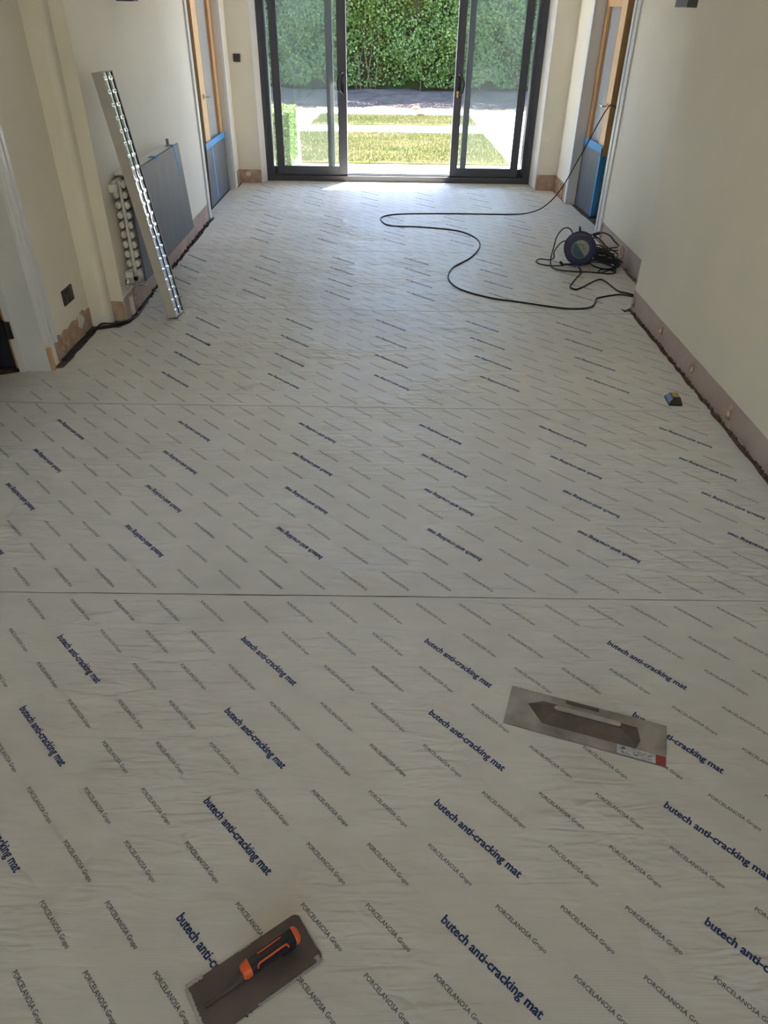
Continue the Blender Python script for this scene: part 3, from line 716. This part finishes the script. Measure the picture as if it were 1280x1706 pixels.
# cables
def cable(name, pts, r, label, cat='cable', step=6, group=None):
    q = MB(); q.tube(smooth_path(pts, step), r, 7); return tag(q.build(name, m_rubber, None, True), label, cat, group)
R = .0052; zc = R+.0002
cable('extension_cable', [(1.915,6.60,.05),(1.925,6.64,.40),(1.915,6.66,.74),(1.895,6.66,.86),(1.860,6.690,.884),(1.84,6.72,.865),(1.80,6.78,.745),(1.705,6.80,.511),(1.569,6.80,.221),(1.44,6.795,.075),(1.30,6.79,.018),(1.14,6.79,zc),(.90,6.785,zc),(.65,6.783,zc),(.27,6.76,zc),(.053,6.70,zc),(-.03,6.56,zc),(.026,6.34,zc),(.16,6.295,zc),(.306,6.287,zc),(.603,6.184,zc),(.735,5.98,zc),(.752,5.72,zc),(.651,5.398,zc),(.497,5.136,zc),(.447,4.885,zc),(.501,4.67,zc),(.679,4.499,zc),(.878,4.416,zc),(1.123,4.316,zc),(1.277,4.333,zc),(1.345,4.43,zc),(1.381,4.517,zc),(1.533,4.594,zc),(1.60,4.573,zc),(1.70,4.50,zc)], R, 'long black cable hanging off the right oak door and looping across the mat')
cable('reel_cable', [(1.40,5.165,.012),(1.405,5.12,zc),(1.393,5.05,zc),(1.30,4.86,zc),(1.250,4.735,zc),(1.28,4.690,zc),(1.34,4.745,zc),(1.414,4.837,zc),(1.49,4.91,zc),(1.52,4.86,zc),(1.532,4.78,zc),(1.55,4.65,zc+.004),(1.59,4.59,3.1*R),(1.65,4.52,3.0*R),(1.71,4.44,zc)], R, 'short black cable running from the blue reel to the wall corner')

# cable reel
RC = Vector((1.405, 5.235, .125)); ra = Vector((-.16, -.98, .10)).normalized()     # axis towards the camera
reel = empty('cable_reel', (1.41, 5.25, 0), 'navy blue plastic cable reel with round label standing by the right wall', 'cable reel')
fl_p = [(.016,0),(.104,0),(.110,.004),(.110,.010),(.104,.013),(.088,.012),(.084,.007),(.060,.007),(.057,.012),(.016,.012)]
MB().lathe(fl_p, RC+ra*.030, ra, 40).build('flange', m_blueplastic, reel, True)
MB().lathe(fl_p, RC-ra*.055, ra, 40).build('flange', m_blueplastic, reel, True)
MB().lathe([(.05,-.045),(.05,.032)], RC, ra, 28).build('drum', m_blueplastic, reel, True)
w = MB(); rx_ = ra.cross(Vector((0,0,1))).normalized(); rz_ = rx_.cross(ra)
pts = []
for i in range(220):
    a = i*2*math.pi/22; h_ = -.038+.066*abs(((i/110.0) % 2)-1); rr = .060+.010*(i/220)
    pts.append(RC+ra*h_+(rx_*math.cos(a)+rz_*math.sin(a))*rr)
w.tube(pts, .0048, 6); w.build('wound_cable', m_rubber, reel, True)
hub = MB().lathe([(.012,.0),(.060,.0),(.062,.003),(.060,.008),(.012,.009)], RC+ra*.041, ra, 32).build('hub_disc', m_labelgrey, reel, True); hub['label'] = 'grey and teal round label'
tq = MB(); n = 20; c0 = RC+ra*.0502
vs = []; a0 = math.radians(-128)
for i in range(n+1):
    a = a0+math.pi*i/n; vs.append(c0+(rx_*math.cos(a)+rz_*math.sin(a))*.057)
tq.add([tuple(v_) for v_ in vs]+[tuple(v_+ra*.0008) for v_ in vs], [tuple(range(n+1)), tuple(range(2*n+1, n, -1))]+[(i, i+1, n+2+i, n+1+i) for i in range(n)]+[(n, 0, n+1, 2*n+1)])
tq.build('label_half', m_teal, hub)
tq = MB()
for (u_, v_, w_, h_) in ((.005,.030,.03,.006),(.018,.018,.022,.004),(.022,.006,.026,.005),(-.012,.034,.014,.004),(.030,-.012,.012,.004),(-.006,.018,.012,.003)):
    c1 = c0-rx_*u_+rz_*v_; tq.hexa([tuple(c1+rx_*a_*w_/2+rz_*b_*h_/2+ra*c_) for c_ in (0,.0009) for a_, b_ in ((-1,-1),(1,-1),(1,1),(-1,1))])
tq.build('label_mark', m_teal, hub)
st = MB()
def loc(u_, v_, h_): return RC-rx_*u_+rz_*v_+ra*h_
st.tube(smooth_path([loc(.10,-.105,-.075),loc(.02,-.08,-.075),loc(0,0,-.075),loc(-.01,.10,-.07),loc(-.02,.135,-.04),loc(-.02,.135,.0)],5), .008, 8)
st.build('stand', m_blackplastic, reel, True)
sb = MB(); sb.tube([loc(-.115,-.112,.03),loc(.10,-.118,-.09)], .007, 8); sb.tube([loc(-.125,-.095,.045),loc(-.10,-.118,.02)], .010, 8); sb.build('foot', m_blackplastic, reel, True)
MB().tube([loc(.085,.085,-.075),loc(.13,.10,-.075)], .011, 8).build('grip', m_blackplastic, reel, True)
# tangle of loose cable right of the reel
def tangle(name, loops, label, seed):
    rs = random.Random(seed); q = []
    for (cx_, cy_, rx1, ry1, rot, zb, n, tiltz) in loops:
        for i in range(n):
            a = 2*math.pi*i/n; x = rx1*math.cos(a)*(1+.06*math.sin(3*a+seed)); y = ry1*math.sin(a)*(1+.08*math.cos(2*a+seed))
            q.append((cx_+x*math.cos(rot)-y*math.sin(rot), cy_+x*math.sin(rot)+y*math.cos(rot), max(R+.0005, zb+tiltz*math.sin(a))))
    return cable(name, q, .0046, label, 'cable', 3)
rs = random.Random(5); lp = []
for i in range(10):
    lp.append((1.585+rs.uniform(-.04,.045), 5.245+rs.uniform(-.05,.06), rs.uniform(.075,.125), rs.uniform(.06,.115), rs.uniform(0,3.1), .022+.010*i, 13, rs.uniform(.015,.075)))
lp += [(1.60,5.30,.105,.07,.3,.11,14,.09),(1.57,5.28,.08,.10,.8,.11,14,.08),(1.63,5.20,.09,.06,1.2,.05,14,.03),(1.585,5.09,.06,.05,0,.006,14,0)]
tangle('loose_cable_coil', lp, 'tangled heap of black cable lying right of the blue reel', 3)
cable('loose_cable_loop', [(1.36,5.30,.20),(1.335,5.33,.235),(1.29,5.33,.235),(1.245,5.30,.19),(1.225,5.27,.12),(1.20,5.20,.05),(1.205,5.14,.015),(1.27,5.11,zc),(1.36,5.085,zc),(1.46,5.075,zc),(1.53,5.06,zc),(1.60,5.10,.012),(1.66,5.14,.014)], .0046, 'black cable loop arching off the left side of the blue reel', group='loose loops of reel cable')
cable('loose_cable_loop', [(1.31,5.30,.16),(1.27,5.27,.15),(1.225,5.235,.10),(1.235,5.26,.05),(1.215,5.31,.02),(1.16,5.36,.012),(1.125,5.33,zc),(1.13,5.27,zc),(1.18,5.225,zc),(1.24,5.215,zc),(1.30,5.205,.012)], .0046, 'black cable loop lying flat left of the blue reel', group='loose loops of reel cable')
cable('power_cable', [(XL+.036,3.425,zc+.0),(XL+.034,3.55,zc),(XL+.030,3.70,zc),(XL+.036,3.84,zc),(XL+.065,3.905,zc),(-1.565,3.912,zc),(-1.515,3.935,zc),(-1.468,3.995,zc),(-1.450,4.10,zc),(-1.455,4.25,zc),(-1.468,4.40,-.003+R)], .0055, 'grey-black cable lying in the floor gap beside the boxed pipe', step=5, group='cables along the skirting gap')
cable('power_cable', [(XL+.016,3.43,-.006+R+.0052),(XL+.014,3.60,-.0005+R),(XL+.016,3.82,0),(XL+.04,3.893,R),(-1.60,3.915,R+.012),(-1.545,3.918,R+.012),(-1.49,3.96,R+.009),(-1.472,4.03,R)], .005, 'second grey cable tucked against the plaster by the boxed pipe', step=5, group='cables along the skirting gap')

# small black box near the right wall
bb = empty('small_black_box', (1.38, 3.055, 0), 'small black plastic box with yellow top on the mat near the right wall', 'box')
Tb = Matrix.Translation((1.383, 3.052, 0)) @ Matrix.Rotation(math.radians(-4), 4, 'Z') @ Matrix.Scale(.80, 4)
def tfr(mb, a): mb.T = Tb; mb.hexa(a); mb.T = None; return mb
lo = [(-.038,-.056,.0),(.038,-.056,.0),(.038,.056,.0),(-.038,.056,.0)]; md = [(x,y,.012) for x,y,z in lo]; hi = [(-.014,-.026,.036),(.030,-.026,.036),(.030,.048,.036),(-.014,.048,.036)]
q = MB(); tfr(q, lo+md); tfr(q, md+hi); q.build('shell', m_blackplastic, bb)
q = MB(); tfr(q, [(-.010,-.012,.0362),(.028,-.012,.0362),(.028,.046,.0362),(-.010,.046,.0362),(-.010,-.012,.0372),(.028,-.012,.0372),(.028,.046,.0372),(-.010,.046,.0372)]); q.build('top_label', m_yellow, bb)
for i in range(4):
    yy = -.036+.024*i; q = MB()
    def sl(s_, y_): return (-.038+.024*s_-.0008, y_, .012+.024*s_+.0008)
    p = [sl(.15,yy),sl(.9,yy+.003),sl(.9,yy+.014),sl(.15,yy+.013)]
    q.T = Tb; q.add(p+[(x+.001,y,z-.0012) for x,y,z in p], [(0,1,2,3),(7,6,5,4),(0,4,5,1),(1,5,6,2),(2,6,7,3),(3,7,4,0)]); q.T = None
    q.build('side_stripe', m_bluelabel, bb)

# steel trowel with full-length handle block
def frame(o, ang):
    return Matrix.Translation(o) @ Matrix.Rotation(ang, 4, 'Z')
t1 = empty('plastering_trowel', (.535, 1.177, 0), 'long grey steel trowel with mortar-stained block handle and torn label', 'trowel')
F1 = frame((.535, 1.177, .0012), math.radians(-18.6))
q = MB(); q.T = F1; q.box(-.201,.201,-.0645,.0645,0,.0022); q.T = None; q.build('blade', m_steel, t1)
q = MB(); q.T = F1
base = [(-.150,.018),(-.105,-.034),(.128,-.034),(.138,-.006),(.128,.034),(-.112,.040)]
mid = [(-.128,.012),(-.098,-.022),(.118,-.022),(.126,-.004),(.118,.024),(-.104,.027)]
top = [(-.085,.004),(-.080,-.007),(.085,-.007),(.090,0),(.085,.009),(-.080,.011)]
vs = [(x,y,.0022) for x,y in base]+[(x,y,.012) for x,y in mid]+[(x*.99,y,.030) for x,y in top]
fs = [tuple(range(5,-1,-1)), tuple(range(12,18))]+[(l*6+i,l*6+(i+1)%6,(l+1)*6+(i+1)%6,(l+1)*6+i) for l in range(2) for i in range(6)]
q.add(vs, fs); q.T = None; q.build('handle', m_handle_brown, t1)
q = MB(); q.T = F1; q.tube([(-.082,.002,.031),(-.078,.002,.033),(0,.002,.034),(.078,.002,.033),(.082,.002,.031)], [.004,.0065,.007,.0065,.004], 12); q.T = None; q.build('grip', m_handle_light, t1, True)['label'] = 'pale worn grip bar'
q = MB(); q.T = F1; q.box(.083,.197,-.0615,-.036,.0022,.0027); q.T = None; lb = q.build('label_sticker', m_labelwhite, t1)
q = MB(); q.T = F1; q.box(.176,.199,-.0635,-.036,.0027,.0030); q.T = None; q.build('red_patch', m_red, lb)
q = MB(); q.T = F1
for i in range(26):
    x = random.uniform(.087,.165); y = random.uniform(-.0595,-.040); q.box(x, x+random.uniform(.003,.009), y, y+.0014, .0027, .0029)
q.box(.094,.103,-.046,-.039,.0027,.0029); q.box(.094,.100,-.057,-.053,.0027,.0029)
q.box(.181,.190,-.052,-.050,.0030,.0032); q.T = None; q.build('label_mark', m_ink_grey, lb)['kind'] = 'stuff'
q = MB(); q.T = F1; q.box(-.055,.03,.052,.062,.0022,.0035); q.T = None; q.build('mortar_smear', m_steel_dark, t1)

# orange and black handled trowel in the foreground
t2 = empty('finishing_trowel', (-.222, .597, 0), 'dark rectangular trowel with orange and black rubber handle', 'trowel')
F2 = frame((-.226, .592, .0012), math.radians(35.2))
c = .018; L2, W2 = .120, .053
def rnd(x0,x1,y0,y1,r,n=5):
    o = []
    for cx_,cy_,a0 in ((x1-r,y1-r,0),(x0+r,y1-r,90),(x0+r,y0+r,180),(x1-r,y0+r,270)):
        o += [(cx_+r*math.cos(math.radians(a0+90*i/n)), cy_+r*math.sin(math.radians(a0+90*i/n))) for i in range(n+1)]
    return o
q = MB(); q.T = F2; q.prism(rnd(-L2,L2,-W2,W2,.014), 0, .0018); q.T = None; q.build('blade', m_steel_dark, t2)
# smears of dried mortar along the blade edges
q = MB(); q.T = F2
def smear(pts, w_):
    for i in range(len(pts)-1):
        (xa,ya),(xb,yb) = pts[i], pts[i+1]; d_ = Vector((xb-xa,yb-ya,0)).normalized(); nn = Vector((-d_.y,d_.x,0))
        wa, wb2 = w_*random.uniform(.4,1.3), w_*random.uniform(.4,1.3)
        q.hexa([(xa-nn.x*wa,ya-nn.y*wa,.0006),(xb-nn.x*wb2,yb-nn.y*wb2,.0006),(xb+nn.x*wb2,yb+nn.y*wb2,.0006),(xa+nn.x*wa,ya+nn.y*wa,.0006),
                (xa-nn.x*wa*.6,ya-nn.y*wa*.6,.0032),(xb-nn.x*wb2*.6,yb-nn.y*wb2*.6,.0032),(xb+nn.x*wb2*.6,yb+nn.y*wb2*.6,.0032),(xa+nn.x*wa*.6,ya+nn.y*wa*.6,.0032)])
smear([(x,-W2+.001) for x in np.linspace(-.02,.117,24)], .0022)
smear([(-L2+.002,y) for y in np.linspace(.05,-.045,20)], .0045)
smear([(x,W2-.001) for x in np.linspace(-.118,-.085,6)], .004)
smear([(L2-.010,y) for y in np.linspace(-.052,-.040,4)], .006)
smear([(x,W2-.0005) for x in np.linspace(-.01,.015,5)], .002)
smear([(L2-.001,y) for y in np.linspace(-.03,.04,10)], .0012)
q.T = None; q.build('dried_mortar', m_mortar, t2)['kind'] = 'stuff'
q = MB(); q.T = F2; q.tube(smooth_path([(-.102,.002,.004),(-.06,.002,.006),(-.030,.002,.012),(-.020,.002,.028)],5), [.0035]*5+[.0045]*5+[.006]*6, 10); q.T = None; q.build('tang', m_steel_dark, t2, True)
q = MB(); q.T = F2; q.box(.055,.085,-.006,.010,.0018,.022,.003); q.T = None; q.build('rear_post', m_blackgrip, t2)
def grip_sec(xs, r_w, r_h, zc_, n=16):
    vs, fs = [], []
    for x, w_, h_, z in zip(xs, r_w, r_h, zc_):
        for i in range(n):
            a = 2*math.pi*i/n; ca, sa = math.cos(a), math.sin(a)
            vs.append((x, .002+w_*math.copysign(abs(ca)**.7, ca), z+h_*math.copysign(abs(sa)**.7, sa)))
    for r_ in range(len(xs)-1):
        for i in range(n): j=(i+1)%n; fs.append((r_*n+i, r_*n+j, (r_+1)*n+j, (r_+1)*n+i))
    fs += [tuple(range(n-1,-1,-1)), tuple((len(xs)-1)*n+i for i in range(n))]; return vs, fs
def gp(*a):
    m = MB(); m.T = F2; m.add(*grip_sec(*a)); m.T = None; return m
gp([-.008,.002,.02,.05,.072,.085],[.0135,.0145,.0130,.0135,.0140,.0150],[.0145,.0155,.0140,.0140,.0150,.0155],[.033,.034,.036,.037,.037,.037]).build('grip', m_blackgrip, t2, True)
gp([-.024,-.018,-.008,-.0075],[.0110,.0140,.0148,.0140],[.0120,.0150,.0158,.0150],[.030,.031,.033,.033]).build('collar', m_orange, t2, True)
gp([.0845,.086,.092,.096],[.0150,.0158,.0145,.0090],[.0155,.0162,.0150,.0095],[.037,.037,.0365,.036]).build('end_cap', m_orange, t2, True)
q = MB(); q.T = F2
q.tube(smooth_path([(.004,-.0125,.041),(.008,-.0085,.0475),(.030,-.0085,.0497),(.060,-.0085,.0508),(.066,-.0095,.0490),(.068,-.0125,.043)],5), .0018, 6)
q.tube([(.012,.0085,.0490),(.018,.0080,.0497),(.055,.0085,.0508),(.062,.0085,.0512)], .0013, 6)
q.T = None; q.build('inlay', m_orange, t2, True)

# ================================================================== OUTSIDE
struct(MB().box(-14, 14, 8.40, 24, -.30, -.012).build('paving', m_paving), 'pale concrete paving outside the patio door', 'paving')
MB().box(-1.28, 1.55, 8.35, 8.42, -.10, .012).build('trim_7', m_paving)['kind'] = 'structure'
struct(MB().box(-4.6, 4.6, 8.40, 8.93, 2.28, 2.40).build('trim_8', m_white), 'eave above the patio door', 'eave')
def lawn(poly, label, n, seed):
    o = MB().prism(poly, -.012, .006).build('lawn', m_earthlawn); tag(o, label, 'grass', None, 'stuff')
    xs = [p[0] for p in poly]; ys = [p[1] for p in poly]
    P = np.stack([rng.uniform(min(xs),max(xs),n*2), rng.uniform(min(ys),max(ys),n*2)],1)
    keep = np.ones(len(P), bool); m = len(poly)
    for i in range(m):
        ax_, ay_ = poly[i]; bx_, by_ = poly[(i+1)%m]; keep &= ((bx_-ax_)*(P[:,1]-ay_)-(by_-ay_)*(P[:,0]-ax_)) > 0
    P = P[keep][:n]; n = len(P); h = rng.uniform(.018,.04,n); a = rng.uniform(0,6.28,n); w = .004
    lean = rng.normal(0,.012,(n,2)); bz = np.full(n,.004)
    V = np.stack([np.stack([P[:,0]-w*np.cos(a),P[:,1]-w*np.sin(a),bz],1), np.stack([P[:,0]+w*np.cos(a),P[:,1]+w*np.sin(a),bz],1), np.stack([P[:,0]+lean[:,0],P[:,1]+lean[:,1],bz+h],1)],1).reshape(-1,3)
    g = npmesh('grass_blades', V, np.arange(n*3).reshape(-1,3), m_grass, o)
    at = g.data.attributes.new('tint','FLOAT','POINT')
    tv = np.clip(.40+.28*np.sin(P[:,0]*2.1+1.3*np.sin(P[:,1]*3.1))*np.sin(P[:,1]*4.2+seed)+rng.normal(0,.18,n),0,1)
    at.data.foreach_set('value', np.repeat(tv,3).astype(np.float32)); g['kind'] = 'stuff'
lawn([(-.985,9.33),(1.50,9.36),(1.465,11.92),(-1.28,11.90)], 'nearer patch of sunlit lawn beyond the patio door', 30000, 0)
lawn([(-1.19,12.80),(1.475,12.93),(1.46,14.06),(-1.12,14.06)], 'narrow farther lawn strip before the gravel', 15000, 2)
# gravel
gp_ = MB().box(-1.25, 1.62, 14.09, 14.95, -.012, .004).build('gravel', m_gravel); tag(gp_, 'strip of pale gravel at the foot of the soil bank', 'gravel', None, 'stuff')
n = 3800; P = np.stack([rng.uniform(-1.25,1.62,n), rng.uniform(14.12,14.97,n)],1); s = rng.uniform(.012,.028,n)
octv = np.array([(1,0,0),(0,1,0),(-1,0,0),(0,-1,0),(0,0,.8),(0,0,-.6)]); octf = np.array([(0,1,4),(1,2,4),(2,3,4),(3,0,4),(1,0,5),(2,1,5),(3,2,5),(0,3,5)])
ang = rng.uniform(0,6.28,n); V = octv[None]*s[:,None,None]*rng.uniform(.6,1.3,(n,6,1)); x = V[...,0]*np.cos(ang)[:,None]-V[...,1]*np.sin(ang)[:,None]; y = V[...,0]*np.sin(ang)[:,None]+V[...,1]*np.cos(ang)[:,None]
V = np.stack([x+P[:,0:1], y+P[:,1:2], V[...,2]+.008],2).reshape(-1,3)
g = npmesh('pebbles', V, (octf[None]+np.arange(n)[:,None,None]*6).reshape(-1,3), m_gravel, gp_); g['kind'] = 'stuff'
for (x, y, s_, lab) in ((.56,14.80,.055,'brown stone at the edge of the dark soil'),(.62,13.95,.04,'small reddish stone on the far lawn strip')):
    bm = bmesh.new(); bmesh.ops.create_icosphere(bm, subdivisions=2, radius=1)
    for w_ in bm.verts: k_ = s_*random.uniform(.85,1.1); w_.co = Vector((w_.co.x*k_*1.6, w_.co.y*k_, w_.co.z*k_*.6))
    me = bpy.data.meshes.new('stone'); bm.to_mesh(me); bm.free(); o = bpy.data.objects.new('stone', me); COL.objects.link(o); me.materials.append(m_stone); o.location = (x, y, .012+s_*.66); tag(o, lab, 'stone')
# soil bank
nx, ny = 90, 26; xs = np.linspace(-13,13,nx); ys = np.linspace(14.93,17.9,ny); V = []
for j, y in enumerate(ys):
    for i, x in enumerate(xs):
        t_ = min(1, max(0, (y-14.93)/1.75)); z = -.02+.18*(t_**.8)+.02*math.sin(x*5+y*3)*math.sin(x*2.3)*min(1,t_*4)+random.uniform(-.012,.012)
        V.append((x, y+(.05*math.sin(x*3.1) if j == 0 else 0), z if j else -.03))
Fq = [(j*nx+i, j*nx+i+1, (j+1)*nx+i+1, (j+1)*nx+i) for j in range(ny-1) for i in range(nx-1)]
so_ = MB().add(V, Fq).build('soil_bank', m_soil, None, True); struct(so_, 'dark bare soil bank under the hedge', 'soil')
# hedge
hg = empty('hedge', (0, 17.3, .1), 'tall dense green hedge along the back of the garden', 'hedge')
HX0, HX1, HY, HZ = -10.5, 10.5, 16.75, 3.3
MB().box(HX0+.1, HX1-.1, HY+.30, HY+1.5, -.25, HZ-.25).build('inner_shade_box', m_hedgecore, hg)  # plain dark box standing in for the shade inside the hedge
def lump(x, z): return .16*np.sin(x*2.3+1.7*np.sin(z*1.9))+.10*np.sin(x*5.1+z*3.3)+.08*np.sin(z*6.1-x*1.7)+.05*np.sin(x*11+z*9)
n = 88000; x = np.concatenate([rng.uniform(-4.2,4.2,int(n*.72)), rng.uniform(HX0,HX1,n-int(n*.72))]); z = .22+(HZ-.22)*rng.uniform(0,1,n)
bt = .20+.10*np.sin(x*3.7)+.06*np.sin(x*9.1+2); dep = np.abs(rng.normal(0,.13,n))
ok = z > bt
hole = np.exp(-(((x+.42)/.30)**2+((z-.62)/.36)**2)); hole2 = np.exp(-(((x+.05)/.45)**2+((z-1.55)/.10)**2))
ok &= rng.uniform(0,1,n) > .93*hole; ok &= rng.uniform(0,1,n) > .6*hole2
clump = np.sin(x*7.3+2*np.sin(z*4))*np.sin(z*8.1+1.5*np.sin(x*3.3)); ok &= rng.uniform(0,1,n) > .45*np.clip(-clump-.35,0,1)*2
x, z, dep = x[ok], z[ok], dep[ok]; y = HY-.02+lump(x, z)*.8+dep
L_ = leaves('leaf_cover', np.stack([x,y-.0,z],1)-np.array([[0,17.3,.1]]), np.tile(np.array([[0,-.75,.55]]),(len(x),1)), .058, m_leaf, hg, .6, .55); L_['kind'] = 'stuff'
n = 12000; x = rng.uniform(-6,6,n); y = rng.uniform(HY,HY+1.5,n); z = HZ+rng.normal(0,.06,n)
L_ = leaves('leaf_cover', np.stack([x,y,z],1)-np.array([[0,17.3,.1]]), np.tile(np.array([[0,0,1.]]),(n,1)), .06, m_leaf, hg, .6, .6); L_['kind'] = 'stuff'
for (x0, lean, r_) in tuple((a_, b_, c_*.55) for a_, b_, c_ in ((-.62,.10,.016),(-.50,-.06,.020),(-.40,.08,.014),(-.30,-.10,.018),(-.22,.05,.012),(1.9,.1,.02),(-2.4,-.1,.02),(3.2,.05,.02),(.7,.05,.014))):
    MB().tube(smooth_path([(x0,HY+.16,-.02),(x0+lean*.5,HY+.14,.4),(x0+lean*1.4,HY+.22,.85),(x0+lean*2.4,HY+.3,1.5)],4), [r_*(1-.035*i) for i in range(13)], 7).build('stem', m_twig, hg, True)
# box hedge by the patio
bh = empty('box_bush', (-1.45, 9.5, 0), 'low clipped yellow-green box hedge just outside the left glass', 'bush')
BX0, BX1, BY0, BY1, BZ = -2.1, -1.085, 9.06, 9.85, .53
MB().box(BX0+.05, BX1-.05, BY0+.05, BY1-.05, -.01, BZ-.05).build('inner_shade_box', m_hedgecore, bh)  # same dark box, as the shade inside the bush
Ps, Ns = [], []
for cnt, fn, nr in ((9000, lambda n: np.stack([rng.uniform(BX0,BX1,n), BY0+np.abs(rng.normal(0,.025,n)), rng.uniform(.0,BZ,n)],1), (0,-.8,.5)),
                    (6500, lambda n: np.stack([BX1-np.abs(rng.normal(0,.02,n)), rng.uniform(BY0,BY1,n), rng.uniform(.0,BZ,n)],1), (.9,0,.4)),
                    (6500, lambda n: np.stack([rng.uniform(BX0,BX1,n), rng.uniform(BY0,BY1,n), BZ-np.abs(rng.normal(0,.03,n))+.02],1), (0,0,1))):
    p_ = fn(cnt); Ps.append(p_); Ns.append(np.tile(np.array([nr],float),(cnt,1)))
L_ = leaves('leaf_cover', np.concatenate(Ps)-np.array([[-1.45,9.5,0]]), np.concatenate(Ns), .030, m_leaf_box, bh, .6, .6); L_['kind'] = 'stuff'
# tree whose crown shades the left drive
te = empty('garden_tree', (-1.9, 19.0, 0), 'broad leafy tree behind the hedge, shading the left drive', 'tree')
tk = MB(); tk.tube(smooth_path([(-1.9,19.0,-.05),(-1.95,19.0,1.6),(-2.1,18.7,3.4),(-2.3,17.8,5.2),(-2.5,17.0,6.6)],5), [.19-.007*i for i in range(21)], 10)
tk.build('trunk', m_bark, te, True)
for (bx0, by0, bz0) in ((-3.6,16.2,6.2),(-1.2,16.0,6.4),(-3.2,18.6,6.0),(-4.4,17.2,5.6),(-.8,17.6,5.9)):
    MB().tube(smooth_path([(-2.12,18.6,3.6),((bx0-2.1)/2,(by0+18.4)/2,4.9),(bx0,by0,bz0)],4), [.08-.007*i for i in range(9)], 7).build('branch', m_bark, te, True)
n = 26000; cl = rng.normal(0,1,(150,3)); cl /= np.linalg.norm(cl,axis=1)[:,None]; cl = cl*np.array([[2.3,2.0,1.3]])*rng.uniform(.35,1,(150,1))+np.array([[-2.7,16.6,6.2]])
P = cl[rng.integers(0,150,n)]+rng.normal(0,.26,(n,3))
L_ = leaves('leaf_cover', P-np.array([[-1.9,19.0,0]]), np.tile(np.array([[0,0,1.]]),(n,1)), .11, m_leaf_tree, te, .6, .7); L_['kind'] = 'stuff'
